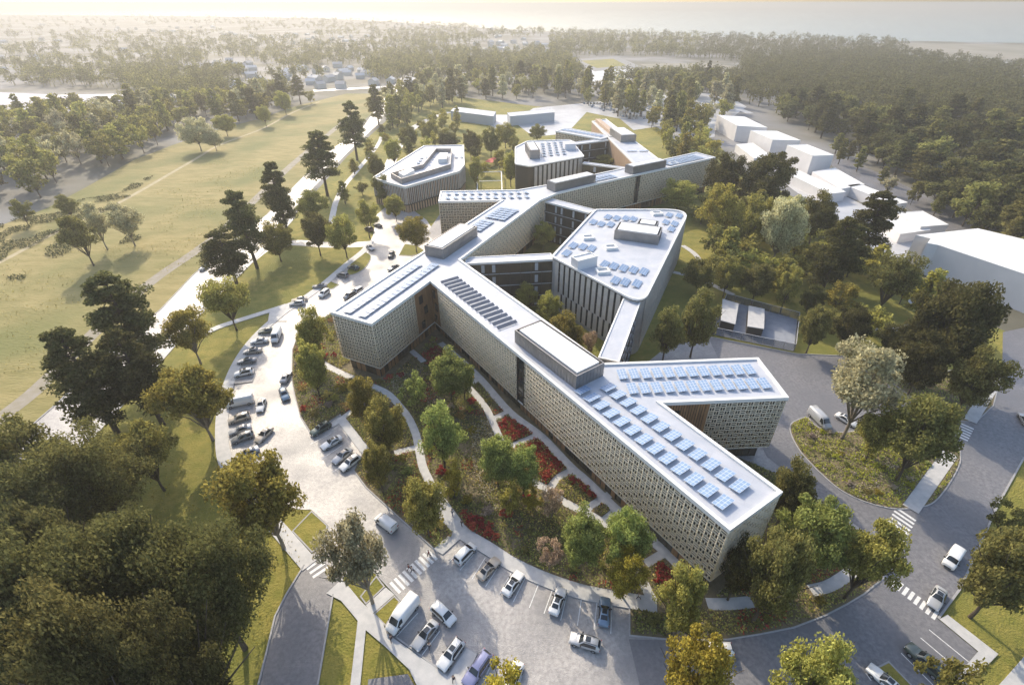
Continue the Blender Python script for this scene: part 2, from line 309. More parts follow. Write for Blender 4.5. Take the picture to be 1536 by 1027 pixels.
struct('link_road', strip(smooth([(-99.10,167.40), (-97.31,179.37), (-89.01,184.53), (-75.29,182.57), (-61.18,183.22), (-53.97,185.86)]), 5.2, 0.1, 0.1), M['paver'])
DRIVE = smooth([(-59.58,192.72), (-59.25,178.74), (-62.67,165.71), (-66.04,150.13), (-69.14,140.05), (-71.96,132.51), (-73.91,124.44), (-74.87,116.03), (-74.37,106.57), (-72.29,96.80), (-69.13,87.69), (-65.36,79.42), (-61.44,72.62), (-57.08,67.49), (-51.33,62.92), (-45.38,59.87)], 4) + [(-39.68,59.57), (-38.81,59.57), (-34.66,56.27), (-33.96,52.24), (-35.67,50.46), (-36.11,48.50), (-37.19,43.47), (-37.59,40.01), (-36.89,35.86), (-35.84,29.61), (-27.65,29.61), (-28.86,37.36), (-29.75,43.47), (-29.08,46.26), (-26.83,48.50), (-23.64,46.84), (-18.70,42.40), (-20.22,38.33), (-20.12,37.46), (-10.09,31.82), (-7.89,35.50), (-6.18,34.68), (-7.31,32.07), (-4.46,28.05), (0.86,25.09), (40.41,25.09), (45.51,28.05), (56.85,27.67), (62.86,32.84), (66.44,34.95), (63.98,39.51), (70.79,44.24), (79.07,51.34), (89.86,60.62), (103.72,71.70), (145.77,100.83), (173.92,130.52), (138.12,120.13), (122.55,100.83), (112.27,90.52), (103.10,83.21), (98.73,82.78), (94.55,85.41), (91.67,92.96), (89.43,103.08), (86.40,108.68), (74.35,109.60), (53.15,118.05), (40.18,112.75), (18.97,90.52), (-18.12,152.57), (-40.47,209.29), (-48.48,221.94), (-60.49,235.86), (-63.72,215.89)]
struct('drive_and_car_park', sheet(DRIVE, 0.12), M['paver'])
ROADR = [(16.10,36.70), (25.70,36.42), (35.89,37.27), (46.92,40.01), (54.70,43.25), (60.13,46.26), (61.56,54.49), (56.08,64.03), (51.20,72.62), (52.94,117.37), (74.21,109.29), (86.24,108.38), (89.26,102.79), (91.51,92.72), (98.73,82.78), (112.27,90.52), (122.55,100.83), (138.12,120.13), (173.92,130.52), (145.77,100.83), (103.72,71.70), (89.86,60.62), (79.07,51.34), (70.79,44.24), (63.98,39.51), (66.44,34.95), (62.86,32.84), (56.85,27.67), (45.51,28.05), (40.41,25.09), (20.64,25.09), (16.53,30.41)]
struct('ring_road', sheet(ROADR, 0.14), M['asphalt'])
struct('access_road', sheet([(-35.63,50.34), (-36.11,48.50), (-37.19,43.47), (-37.59,40.01), (-36.89,35.86), (-35.84,29.61), (-27.65,29.61), (-28.86,37.36), (-29.75,43.47), (-29.23,46.03), (-31.19,48.14)], 0.14), M['asphalt'])
# outer walkway along the drive
mb = strip(smooth([(-58.97,185.86), (-59.28,176.87), (-62.35,164.59), (-65.72,149.17), (-68.83,139.18), (-71.65,131.71), (-73.60,123.70), (-74.43,115.03), (-73.92,105.98), (-71.87,96.27), (-68.86,87.46), (-65.21,79.42), (-61.13,72.25), (-56.65,67.15)]), 2.6, 0.1, 0.26)
strip(smooth([(-90.28,118.39), (-87.26,122.98), (-81.69,127.81), (-76.49,132.11), (-72.65,135.37)]), 2.2, 0.05, 0.24, mb)
strip([(-56.92,67.15), (-42.66,54.89), (-35.17,48.38)], 2.6, 0.05, 0.24, mb)
sheet([(-74.22,125.17), (-72.43,133.73), (-68.98,139.61), (-71.52,137.89), (-76.49,132.11)], 0.25, mb)
struct('drive_footpath', mb, M['concrete'])
# lot-side pavement lower left, with the small apron at the picture's bottom edge
mb = sheet([(-30.85,43.58), (-29.01,46.03), (-25.24,42.50), (-20.75,38.92), (-19.92,37.46), (-10.08,31.73), (-7.79,35.41), (-6.17,34.59), (-7.48,31.90), (-3.96,26.91), (-12.15,25.81), (-14.28,30.66), (-15.64,32.58), (-20.06,35.86), (-23.13,37.94), (-22.02,30.66), (-21.42,28.05), (-22.85,28.05), (-23.40,30.66), (-24.70,39.31), (-28.16,42.40)], 0.26)
sheet([(-24.08,41.66), (-21.60,44.57), (-19.95,43.36), (-22.71,40.32)], 0.262, mb)
struct('car_park_pavement', mb, M['concrete'])
struct('service_apron', sheet([(-21.08,31.32), (-15.72,31.99), (-12.49,28.05), (-20.51,27.29)], 0.30), M['asphalt'])
# bay heads that stand up as lawn wedges inside the paving
def bed(name, pts, m=M['lawn'], z0=0.06, z1=0.25, k=0.22):
    pts = ccw(pts); mb = MB(); mb.prism(offset(pts, k), z0, z1 - .03, 0, bottom=False); mb.ring(pts, offset(pts, k), z0, z1, 1)
    o = mb.build(name, [m, M['kerb']]); o['kind'] = 'structure'; return o
bed('lawn_wedge', [(-38.59,59.28), (-34.62,56.13), (-34.01,52.37), (-35.64,50.71), (-40.64,54.89)])
bed('lawn_wedge', [(-25.38,43.04), (-23.59,46.61), (-21.73,44.68), (-24.11,41.76)])
bed('lawn_wedge', [(-22.61,40.32), (-19.93,43.25), (-18.79,42.29), (-20.24,38.42)])
bed('lawn_island', [(49.57,32.58), (52.71,33.71), (54.04,30.74), (54.44,28.05), (50.42,28.05), (50.75,31.57)])
bed('lawn_island', smooth([(-60.65,158.67), (-60.99,173.82), (-57.80,175.03), (-55.02,170.86), (-54.93,161.86), (-57.75,156.60)], 4, True))
bed('lawn_island', [(-45.26,172.63), (-45.04,183.22), (-40.13,181.92), (-35.28,175.64), (-40.18,172.03)])
bed('lawn_island', [(-66.16,144.50), (-65.86,153.06), (-60.38,149.17), (-61.51,146.34)])
# the planted garden in front of the building
GARDEN = [(-56.87,131.31), (-60.74,124.80), (-63.27,119.43), (-61.86,111.16), (-57.21,98.39), (-53.90,91.73), (-50.08,84.74), (-45.52,79.01), (-41.11,85.19), (-32.91,74.68), (-33.56,68.86), (-29.90,64.52), (-22.64,58.11), (-14.16,50.71), (-10.76,54.35), (-7.87,52.11), (-3.15,49.23), (0.99,47.19), (5.30,45.13), (9.88,43.47), (17.03,41.87), (16.17,37.08), (24.00,36.33), (25.70,36.42), (30.66,36.51), (35.89,37.27), (41.29,38.23), (46.92,40.01), (51.24,41.76), (54.76,43.36), (59.45,46.03), (61.85,49.10), (61.18,53.82), (58.44,58.69), (55.70,63.24), (51.91,67.83), (46.71,71.70), (32.60,81.50), (-16.90,138.75), (-29.87,147.75), (-43.56,126.67)]
bed('garden_bed', GARDEN, M['soil'])
ISLAND = smooth([(59.96,81.71), (61.93,83.43), (65.15,84.52), (66.09,81.50), (70.24,79.83), (80.02,81.50), (89.01,82.78), (92.62,80.45), (93.11,75.83), (91.61,72.80), (88.97,69.74), (83.09,64.68), (78.03,61.07), (74.35,59.87), (70.68,59.57), (67.85,60.02), (64.47,61.53), (61.71,64.19), (60.12,68.00), (59.43,70.44), (58.73,73.92), (58.92,78.40)], 4, True)
bed('planted_island', ISLAND, M['soil'])
NORTHBED = [(91.39,99.19), (104.24,100.83), (119.53,104.23), (124.38,104.23), (120.95,99.46), (116.90,94.98), (110.60,88.38), (103.26,83.43), (100.68,82.99), (97.10,83.65), (94.08,89.32)]
bed('planted_verge', NORTHBED, M['soil'])
COURT = [(-2.21,147.75), (20.24,209.29), (-19.53,168.54), (9.50,119.43), (25.42,100.83), (40.18,112.75), (53.05,117.71), (57.52,147.75), (80.94,209.29), (44.18,280.98), (20.49,256.79)]
mb = MB()
PW = []
def walk(px, w=1.7, z=0.285, k=5):
    p = smooth(px, k); PW.append((p, w)); strip(p, w, 0.2, z, mb)
walk([(-16.25,60.47), (-13.18,57.82), (-10.06,54.49), (-5.65,51.60), (-1.34,48.62), (3.82,46.03), (9.61,43.91), (14.26,42.93), (21.37,41.66)], 2.5, 0.29)
walk([(-51.56,105.10), (-45.43,100.83), (-39.82,97.59), (-32.38,93.21), (-28.19,88.38), (-25.03,83.86), (-22.69,79.01), (-21.21,74.49), (-19.36,69.04), (-16.01,63.24), (-10.79,55.85)], 1.7)
walk([(-13.13,96.01), (-9.66,90.76), (-7.72,87.23), (-6.31,83.43), (-4.80,79.01), (-4.00,76.81), (-2.06,71.70), (1.32,66.82), (3.77,65.16), (5.66,63.87), (8.30,61.22), (13.78,57.68), (17.17,54.49), (19.16,49.35), (19.85,46.03), (20.92,41.97)], 1.6, 0.28)
walk([(-22.13,114.37), (-15.82,106.57), (-9.84,98.39), (-2.46,86.31), (4.49,78.60), (10.03,70.09), (13.13,66.15), (17.96,59.42), (24.93,50.84), (27.52,46.96)], 1.9, 0.275)
for q in ([(-5.89,84.08), (-1.85,86.77)], [(-1.98,75.44), (4.81,79.42)], [(5.96,64.68), (7.68,67.15), (10.47,68.86)], [(11.87,59.28), (14.60,61.22), (17.11,62.92)], [(15.00,56.83), (18.25,59.72)], [(21.04,48.62), (25.19,50.96)], [(-29.43,110.85), (-25.18,105.68)], [(-13.09,95.50), (-9.73,99.19)], [(-26.21,73.55), (-21.76,75.25)]): walk(q, 1.5, 0.27, 4)
walk([(-41.93,81.50), (-38.74,86.54)], 1.3, 0.272); walk([(-40.63,84.08), (-32.54,74.30)], 1.9, 0.268)
walk([(29.25,41.87), (32.49,41.87), (36.48,42.18)], 1.9, 0.28); walk([(46.48,44.02), (50.14,44.90), (55.37,47.55), (58.97,49.96)], 1.9, 0.28)
mb2 = MB(); mb2.prism([(-14.94,51.34), (-13.20,50.34), (-9.47,54.49), (-11.03,55.85)], 0.2, 0.295, 0)
struct('garden_path', mb, M['concrete']); struct('garden_path_end', mb2, M['concrete'])
mb = MB(); strip([(72.54,59.57), (89.92,73.55)], 2.6, 0.2, 0.28, mb); strip([(101.14,83.21), (116.98,96.53), (123.82,103.08)], 2.4, 0.2, 0.28, mb)
sheet([(63.98,39.51), (65.70,40.22), (69.07,34.59), (61.91,30.66), (58.01,28.05), (57.12,28.05), (62.86,32.84), (66.44,34.95)], 0.27, mb)
strip([(63.36,28.05), (68.17,30.66), (75.32,34.68)], 2.0, 0.05, 0.25, mb)
struct('roadside_path', mb, M['concrete'])
mb = MB()
strip([(145.77,100.83), (103.72,71.70), (89.86,60.62), (79.07,51.34), (70.79,44.24), (63.98,39.51)], 0.3, 0.1, 0.28, mb, side=-1)
strip([(-36.11,30.66), (-36.89,35.86), (-37.59,40.01), (-37.19,43.47), (-36.11,48.50)], 0.25, 0.1, 0.28, mb); strip([(-27.91,30.66), (-28.86,37.36), (-29.75,43.47)], 0.25, 0.1, 0.28, mb)
strip([(53.05,117.71), (74.21,109.29), (86.24,108.38), (89.26,102.79)], 0.25, 0.1, 0.3, mb)
for q in ([(-72.29,100.28), (-71.97,97.85), (-67.08,99.19), (-66.58,97.32), (-71.58,96.01)], [(-71.75,96.01), (-66.42,97.32), (-67.05,100.28)], [(-72.36,116.70), (-74.13,125.92), (-69.01,125.92)], [(-23.64,46.84), (-18.70,42.40)], [(-18.43,36.98), (-10.08,31.73), (-7.89,35.50), (-6.18,34.68)]): strip(q, 0.22, 0.1, 0.27, mb)
struct('kerb_strip', mb, M['kerb'])
# painted lines
mb = MB()
for q in ([(-7.14,51.60), (-9.97,47.55)], [(-10.32,51.09), (-12.02,48.98)], [(-5.89,49.84), (-7.85,46.03)], [(-3.15,48.98), (-5.59,44.68)], [(-1.33,47.31), (-3.29,43.47)], [(1.10,46.73), (-1.05,42.29)], [(3.26,45.81), (1.45,41.34)], [(5.51,45.01), (3.70,40.42)], [(7.71,44.24), (6.21,39.41)], [(9.88,43.47), (8.68,38.62)], [(12.26,42.93), (11.13,38.04)], [(14.48,42.29), (13.55,37.46)], [(-15.76,40.52), (-18.43,36.98)], [(-12.01,37.84), (-14.31,34.24)], [(-14.41,37.84), (-16.37,35.50)], [(-11.19,34.59), (-12.21,32.92)], [(-3.91,33.62), (-4.68,31.99)], [(-1.79,32.67), (-2.59,31.07)], [(0.28,31.90), (-0.09,30.90)],
          [(61.46,38.04), (64.10,33.62)], [(59.40,36.89), (61.66,33.01)], [(55.19,34.77), (57.02,30.66)], [(48.57,32.16), (48.79,31.23)], [(-44.70,76.22), (-41.29,79.42)], [(-41.21,71.70), (-37.90,75.83)], [(-37.62,68.52), (-34.58,72.07)], [(-66.88,86.54), (-62.57,87.92)], [(-64.35,80.66), (-60.48,83.21)], [(-60.66,75.06), (-56.75,77.40)], [(-72.57,103.08), (-68.60,104.23)], [(-73.12,108.07), (-68.90,108.99)], [(-73.01,113.07), (-69.07,113.72)]):
    strip(q, 0.13, 0.15, 0.15, mb)
def zebra(a, b, n, d, L):
    a, b = Vector(a), Vector(b)
    for i in range(n):
        c = a.lerp(b, i / (n - 1)); h = Vector(d).normalized() * L / 2; strip([tuple(c - h), tuple(c + h)], 0.5, 0.155, 0.155, mb)
def zb(q, n, L): zebra(q[0], q[1], n, Vector(q[3]) - Vector(q[2]), L)
zb([(-20.09,44.57), (-15.02,50.34), (-20.29,45.01), (-18.85,43.69)], 10, 2.6)
zb([(60.84,45.47), (63.85,40.22), (61.63,46.03), (59.99,44.79)], 8, 1.9)
zb([(71.02,58.55), (64.85,52.89), (70.31,59.57), (71.23,58.11)], 9, 3.4)
zb([(99.15,81.92), (95.25,78.40), (98.28,82.78), (99.57,81.29)], 6, 3.2)
zb([(-35.28,49.35), (-33.00,47.19), (-35.51,48.38), (-34.50,49.35)], 4, 2.6)
struct('road_markings', mb, M['line'])
# far paving north and east of the campus
mb = MB()
sheet([(-5.29,427.29), (11.93,488.07), (150.24,566.47), (189.89,584.96), (172.68,477.99), (136.91,372.34), (107.19,352.19), (103.87,406.63), (83.88,394.60), (81.24,438.32), (57.46,468.28), (33.66,383.19), (9.38,372.34)], 0.09, mb)
sheet([(94.24,801.82), (160.21,801.82), (125.40,636.40), (83.60,636.40)], 0.09, mb); sheet([(159.38,575.58), (211.35,575.58), (205.40,495.00), (158.80,419.33), (125.01,383.19), (125.83,432.74)], 0.095, mb)
mb_l = sheet([(180.05,294.55), (178.29,235.86), (176.88,197.76), (193.70,196.30), (197.11,226.43), (199.36,275.85), (195.27,332.12), (188.05,339.18)], 0.09); struct('lane', mb_l, M['asphalt'])
sheet([(153.24,294.55), (160.15,226.43), (155.40,174.43), (140.41,162.95), (133.57,171.44), (135.87,209.29), (138.81,278.39)], 0.095, mb)
sheet([(128.73,167.40), (127.96,143.14), (124.37,130.52), (121.34,130.52), (123.21,143.14), (122.21,160.26)], 0.097, mb)
strip(smooth([(-73.79,278.39), (-80.40,352.19), (-80.05,406.63), (-67.32,455.87), (-59.76,468.28)]), 6, 0.09, 0.09, mb); strip(smooth([(165.46,599.56), (187.15,553.29), (194.37,481.31), (195.86,462.00)]), 7, 0.1, 0.1, mb)
strip([(-221.32,594.62), (-163.25,620.11), (-106.40,636.40)], 14, 0.1, 0.1, mb); strip([(-517.66,549.02), (-461.04,562.01), (-396.09,566.47)], 8, 0.1, 0.1, mb)
sheet([(-22.56,401.74), (-21.32,455.87), (-6.73,455.87), (-8.88,394.60), (-14.07,372.34)], 0.1, mb)
struct('distant_paving', mb, M['far_paving'])
mb = MB(); strip(smooth([(-80.57,205.33), (-84.04,219.31), (-87.56,235.86), (-90.46,259.05), (-91.91,298.84), (-94.69,352.19), (-101.64,394.60)]), 2.6, 0.1, 0.1, mb); strip([(53.65,158.67), (60.53,155.07), (68.85,142.25)], 2, 0.1, 0.1, mb); strip(smooth([(63.17,181.92), (65.80,171.44), (63.43,152.57)]), 2, 0.1, 0.1, mb); strip([(99.81,121.19), (109.85,121.90), (119.28,125.92)], 2, 0.1, 0.1, mb)
struct('lawn_path', mb, M['concrete'])
struct('bike_yard', sheet([(-38.13,194.14), (-35.42,219.31), (-23.13,209.29), (-23.83,187.20), (-30.73,179.37)], 0.16), M['asphalt'])
mb = MB(); sheet([(76.71,940.96), (170.81,1015.50), (178.67,837.44), (102.48,776.93)], 0.1, mb); struct('running_track', mb, paint('track_surface', (0.2, 0.2, 0.2), 0.8))
struct('sports_field', sheet([(99.66,929.54), (157.07,964.63), (160.41,856.38), (110.59,819.27)], 0.12), M['lawn'])
struct('bare_field', sheet([(184.39,876.15), (293.20,896.79), (319.05,837.44), (287.96,738.51), (191.97,738.51)], 0.06), M['sand'])
# ------------------------------------------------------------------ the long building: a zigzag of bars under white roofs
ZT, ZB = 17.0, 4.1
FP = [(-45, 103), (-34.2, 97.8), (-23.9, 119.4), (29.4, 43.4), (39.4, 49.9), (25.9, 70.3), (50.1, 71.8), (49.4, 84.2), (17.2, 82.3), (-17.4, 132.5), (7.6, 185.2), (14.5, 193.5), (31.7, 206.2), (93.2, 247.6), (87.0, 257.2), (65.8, 242.3), (54.6, 342.8), (45.0, 336.0), (52.8, 233.3), (9.7, 203.0), (-0.8, 197.2), (-31.0, 195.6), (-30.2, 183.6), (-6.6, 184.8)]
FP = ccw(FP)
def lerp2(a, b, t): return (a[0] + (b[0] - a[0]) * t, a[1] + (b[1] - a[1]) * t)
def lattice(name, parent, a, b, z0=ZB, z1=ZT - .75, m=None, mod=1.05, proud=0.14, flip=0):
    """woven screen on the wall a->b (outside on the right of a->b): bars of a basket weave standing proud of the glass wall"""
    a, b = Vector(a), Vector(b); L = (b - a).length; d = (b - a) / L; n = Vector((d.y, -d.x)); H = z1 - z0
    nc = max(1, round(L / mod)); nr = max(1, round(H / mod)); cw, rh = L / nc, H / nr; bw = 0.07; V = []; F = []
    def bar(x0, x1, y0, y1, p0=-0.05, p1=proud):
        o = len(V)
        for p in (p0, p1):
            for x, y in ((x0, y0), (x1, y0), (x1, y1), (x0, y1)):
                q = a + d * x + n * p; V.append((q.x, q.y, z0 + y))
        F.extend([(o + 4, o + 5, o + 6, o + 7), (o, o + 1, o + 5, o + 4), (o + 1, o + 2, o + 6, o + 5), (o + 2, o + 3, o + 7, o + 6), (o + 3, o, o + 4, o + 7)])
    for j in range(nr + 1):
        y = j * rh; bar(0, L, max(y - bw, 0), min(y + bw, H), p1=proud + .012)
    for i in range(nc + 1):
        x = i * cw; bar(max(x - bw, 0), min(x + bw, L), 0, H)
    for i in range(nc):
        for j in range(nr):
            x, y = i * cw, j * rh
            if (i + j + flip) % 2: bar(x + bw, x + cw - bw, y + rh * .5 - bw * .8, y + rh * .5 + bw * .8, p1=proud - .02)
            else: bar(x + cw * .5 - bw * .8, x + cw * .5 + bw * .8, y + bw, y + rh - bw, p1=proud - .02)
    return put(name, npmesh(name, V, F, m or M['lattice']), parent)
def slats(name, parent, a, b, z0, z1, pitch, w, depth, m, off=0.0):
    mb = MB(); a, b = Vector(a), Vector(b); L = (b - a).length; d = (b - a) / L; n = Vector((d.y, -d.x)); k = max(1, int(L / pitch))
    for i in range(k + 1):
        p = a + d * min(max(w / 2, i * L / k), L - w / 2) + n * (off + depth / 2); mb.box((p.x, p.y, (z0 + z1) / 2), (w, depth, z1 - z0), d)
    return mb.build(name, m, parent)
zig = thing('courtyard_building', 'long building of crossing bars wrapped in cream woven screens, white roofs with solar panels', 'building', (0, 100, 0))
def zp(o): o.location = (0, -100, 0); return o
core = MB(); core.prism(offset(FP, 0.12), ZB + .01, ZT - .6, 0, top=False, bottom=False); zp(core.build('window_wall', M['core'], zig))
mb = MB(); mb.prism(FP, ZB - .35, ZB - .02, 0); zp(mb.build('soffit', M['parapet'], zig))
roof = MB(); roof.prism(offset(FP, 0.3), ZT - .5, ZT - .3, 0, bottom=False); roof = zp(roof.build('roof', M['roof'], zig))
mb = MB(); mb.ring(offset(FP, -0.2), offset(FP, 0.42), ZT - .72, ZT + .05); mb.build('parapet', M['parapet'], roof)
GF = offset(FP, 1.3)
mb = MB(); mb.prism(GF, 0.0, ZB - .3, 0, top=False, bottom=False); gf = zp(mb.build('ground_floor_glazing', M['glass_wall'], zig))
NF = len(FP)
def edge(ax, ay):
    """index of the footprint edge that starts nearest (ax, ay)"""
    return min(range(NF), key=lambda i: (FP[i][0] - ax) ** 2 + (FP[i][1] - ay) ** 2)
recess = {}
eL = edge(-34.2, 97.8); eB = edge(-23.9, 119.4); eR = edge(25.9, 70.3); eD = edge(31.7, 206.2)
recess[eL] = [(0.68, 1.0, 'wood')]
_L = (Vector(FP[(eB + 1) % NF]) - Vector(FP[eB])).length
slot = [(-0.56,85.96), (0.83,84.05)]
def along(e, p):
    a = Vector(FP[e]); d = (Vector(FP[(e + 1) % NF]) - a); return (Vector(p) - a).dot(d) / d.length_squared
recess[eB] = [(0.0, 0.045, 'wood'), (along(eB, slot[0]) , along(eB, slot[1]), 'slot')]
recess[eR] = [(0.0, 0.40, 'wood')]
recess[eD] = [(0.30, 0.33, 'slot')]
WOODEDGE = (edge(54.6, 342.8), edge(45.0, 336.0))
for i in range(NF):
    a, b = FP[i], FP[(i + 1) % NF]; L = math.hypot(b[0] - a[0], b[1] - a[1])
    d = Vector((b[0] - a[0], b[1] - a[1])) / L; nrm = Vector((d.y, -d.x))
    ga, gb = GF[i], GF[(i + 1) % NF]; GL = math.hypot(gb[0] - ga[0], gb[1] - ga[1])
    if GL > 3:
        zp(slats('mullions', zig, ga, gb, 0, ZB - .36, 1.35, 0.09, 0.12, M['bronze'], 0.01))
        # timber leaves between the mullions, in runs
        k = int(GL / 1.35); rr = random.Random(i)
        gd = (Vector(gb) - Vector(ga)) / GL
        run = []
        for q in range(k + 1):
            if q < k and noise.noise(Vector((i * 7.1, q * 0.23, 0))) > -0.08 and rr.random() < 0.8: run.append(q)
            elif run:
                mb = MB()
                for r_ in run: p = Vector(ga) + gd * (r_ + .5) * GL / k + nrm * 0.05; mb.box((p.x, p.y, 1.85), (GL / k - .13 - .22 * (r_ % 2), 0.08, 3.6), gd)
                zp(mb.build('timber_cladding', M['wood'], zig)); run = []
    if i in WOODEDGE:
        zp(slats('timber_screen', zig, a, b, ZB, ZT - .75, 0.62, 0.42, 0.12, M['wood_pale'], 0.0)); continue
    cuts = [0.0]
    for r0, r1, kind in recess.get(i, []):
        cuts += [r0, r1]
        p, q = lerp2(a, b, r0), lerp2(a, b, r1)
        if kind == 'wood':
            zp(slats('timber_cladding', zig, p, q, ZB, ZT - .75, 0.5, 0.36, 0.08, M['wood'], -0.1))
            for s in range(3):
                mbw = MB(); qv = Vector(p).lerp(Vector(q), 0.35 + .22 * (s % 2)) + nrm * 0.02; mbw.box((qv.x, qv.y, ZB + 1.9 + s * 3.8), (1.5, 0.2, 2.3), d); zp(mbw.build('window', M['glass'], zig))
        else:
            for s in range(4):
                mbw = MB(); qv = Vector(p).lerp(Vector(q), 0.5) - nrm * 0.02; mbw.box((qv.x, qv.y, ZB + 1.55 + s * 3.05), ((Vector(q) - Vector(p)).length - .3, 0.12, 2.6), d); zp(mbw.build('window', M['glass'], zig))
            mbw = MB()
            for e in (p, q): mbw.box((e[0] + nrm.x * .05, e[1] + nrm.y * .05, (ZB + ZT - .75) / 2), (.14, .4, ZT - .76 - ZB), d)
            zp(mbw.build('slot_frame', M['bronze'], zig))
    cuts.append(1.0)
    for s in range(0, len(cuts), 2):
        if (cuts[s + 1] - cuts[s]) * L > 1.5: zp(lattice('woven_screen', zig, lerp2(a, b, cuts[s]), lerp2(a, b, cuts[s + 1])))
# ---- rooftop plant rooms
def penthouse(parent, quad, h, zb, white=True, name='plant_room', m='metal'):
    """quad = outer corners (world); screen walls round a lower white lid"""
    q = ccw(quad); mb = MB(); mb.ring(q, offset(q, .22), zb, zb + h, 0)
    o = mb.build(name, M[m], parent)
    mb = MB(); mb.prism(offset(q, .75), zb + .02, zb + h + .12, 0, bottom=False); mb.build('plant_lid', M['parapet' if white else 'metal_light'], o)
    mb = MB()
    for k in range(4):
        a, b = Vector(q[k]), Vector(q[(k + 1) % 4]); L = (b - a).length; d = (b - a) / L; n = Vector((d.y, -d.x)); c = int(L / .9)
        for s in range(1, c):
            p = a + d * s * L / c + n * .03; mb.box((p.x, p.y, zb + h / 2), (.06, .05, h - .2), d)
    mb.build('screen_rib', M[m], o)
    return o
def quad(c, ang, L, Wd):
    d = Vector((math.cos(R(ang)), math.sin(R(ang)))); n = Vector((-d.y, d.x)); c = Vector(c)
    return [tuple(c + d * sx * L / 2 + n * sy * Wd / 2) for sx, sy in ((-1, -1), (1, -1), (1, 1), (-1, 1))]
def rect3(p, sgn=1):
    """rectangle from three traced corners: p0-p1 the long side, p2 gives the width"""
    a, b, c = (Vector(q) for q in p); d = (b - a).normalized(); n = Vector((-d.y, d.x)); w = (c - b).dot(n); return [tuple(a), tuple(b), tuple(b + n * w), tuple(a + n * w)]
ZR = ZT - .3
penthouse(roof, rect3([(-1.15,90.53), (10.66,74.35), (16.31,78.94)]), 3.2, ZR)
penthouse(roof, rect3([(-22.03,132.91), (-13.45,150.39), (-19.50,152.45)]), 3.3, ZR)
penthouse(roof, rect3([(13.71,195.19), (31.04,207.59), (26.38,210.89)]), 3.3, ZR)
penthouse(roof, rect3([(48.43,219.03), (65.33,229.97), (61.66,233.44)]), 3.3, ZR)
penthouse(roof, rect3([(61.71,280.85), (58.64,299.76), (50.63,296.16)]), 3.6, ZR)
mb = MB(); mb.box((50.3, 315, ZR + .9), (40, 3.0, 1.8), (-.105, 1)); mb.build('roof_monitor', M['wood_pale'], roof)
# ---- solar tables
def solar_mesh(L=3.1, Wd=1.9, tilt=12, nx=4, ny=2, dark=False):
    mb = MB(); ct, st = math.cos(R(tilt)), math.sin(R(tilt))
    def T(x, y, z): return (x * ct + z * st, y, -x * st + z * ct + .42)   # tilts about y, low side at +x
    def slab(x0, x1, y0, y1, z0, z1, mi): mb.add([T(x, y, z) for z in (z0, z1) for x, y in ((x0, y0), (x1, y0), (x1, y1), (x0, y1))], [(3, 2, 1, 0), (4, 5, 6, 7), (0, 1, 5, 4), (1, 2, 6, 5), (2, 3, 7, 6), (3, 0, 4, 7)], mi)
    slab(-Wd / 2, Wd / 2, -L / 2, L / 2, 0, .05, 0)
    cx, cy = Wd / ny, L / nx
    for i in range(ny):
        for j in range(nx): slab(-Wd / 2 + i * cx + .045, -Wd / 2 + (i + 1) * cx - .045, -L / 2 + j * cy + .045, -L / 2 + (j + 1) * cy - .045, .05, .056, 1)
    for sx in (-.4, .4):
        for sy in (-.4, .4): mb.box((sx * Wd, sy * L, .2 - sx * .2), (.08, .08, .42 - sx * .35), mi=0)
    return mb.mesh('solar_panel', [M['solar_frame'], M['solar_dark' if dark else 'solar_cell']])
SOLAR = {}
panels = []
def solar(parent, x, y, ang, L=3.1, Wd=1.9, tilt=12, nx=4, ny=3, z=ZR, dark=False):
    k = (L, Wd, tilt, nx, ny, dark)
    if k not in SOLAR: SOLAR[k] = solar_mesh(*k)
    panels.append((parent, x, y, z, ang, k))
def frame(o, d_from, d_to):
    a = Vector(o); d = (Vector(d_to) - Vector(d_from)).normalized(); return a, d, Vector((-d.y, d.x))
# front bar, near end: two rows of tables
a0 = Vector((29.4, 43.4)); dB = (Vector((-23.9, 119.4)) - a0).normalized(); nB = Vector((dB.y, -dB.x))   # nB points across the roof, away from the garden
angB = math.degrees(math.atan2(dB.y, dB.x))
for i in range(13):
    p = a0 + dB * (3.4 + i * 2.62) + nB * 3.1; solar(roof, p.x, p.y, angB, 2.9, 1.9, 10)
for i in range(12):
    p = a0 + dB * (3.8 + i * 2.62) + nB * 7.7; solar(roof, p.x, p.y, angB, 2.9, 1.9, 10)
# dark strips behind the plant room on the same bar
for i in range(15):
    p = a0 + dB * (62.5 + i * 1.95) + nB * 4.3; solar(roof, p.x, p.y, angB + 180, 5.4, 1.0, 24, 1, 1, dark=True)
# right branch
r0 = Vector((50.1, 71.8)); dR = (Vector((25.9, 70.3)) - r0).normalized(); nR = Vector((dR.y, -dR.x)); angR = math.degrees(math.atan2(dR.y, dR.x))
for i in range(12):
    for off in (4.2, 8.7):
        p = r0 + dR * (2.6 + i * 2.35 + (0 if off < 5 else .9)) + nR * off; solar(roof, p.x, p.y, angR, 3.1, 1.75, 9)
# left arm: two long runs
l0 = Vector((-34.2, 97.8)); dA = (Vector((-23.9, 119.4)) - l0).normalized(); nA = Vector((-dA.y, dA.x)); angA = math.degrees(math.atan2(dA.y, dA.x))
for i in range(16):
    for off, n_ in ((4.2, 16), (8.6, 15)):
        if i < n_:
            p = l0 + dA * (2.2 + i * 2.0) + nA * off; solar(roof, p.x, p.y, angA, 2.5, 1.85, 3, 3, 3)
# bar A beyond the plant room
for i in range(12):
    for off in (3.4, 6.0, 8.6):
        if i == 5 or (i < 5 and off < 4): continue
        p = l0 + dA * (60.5 + i * 2.0) + nA * off; solar(roof, p.x, p.y, angA, 2.4, 1.85, 5, 3, 2)
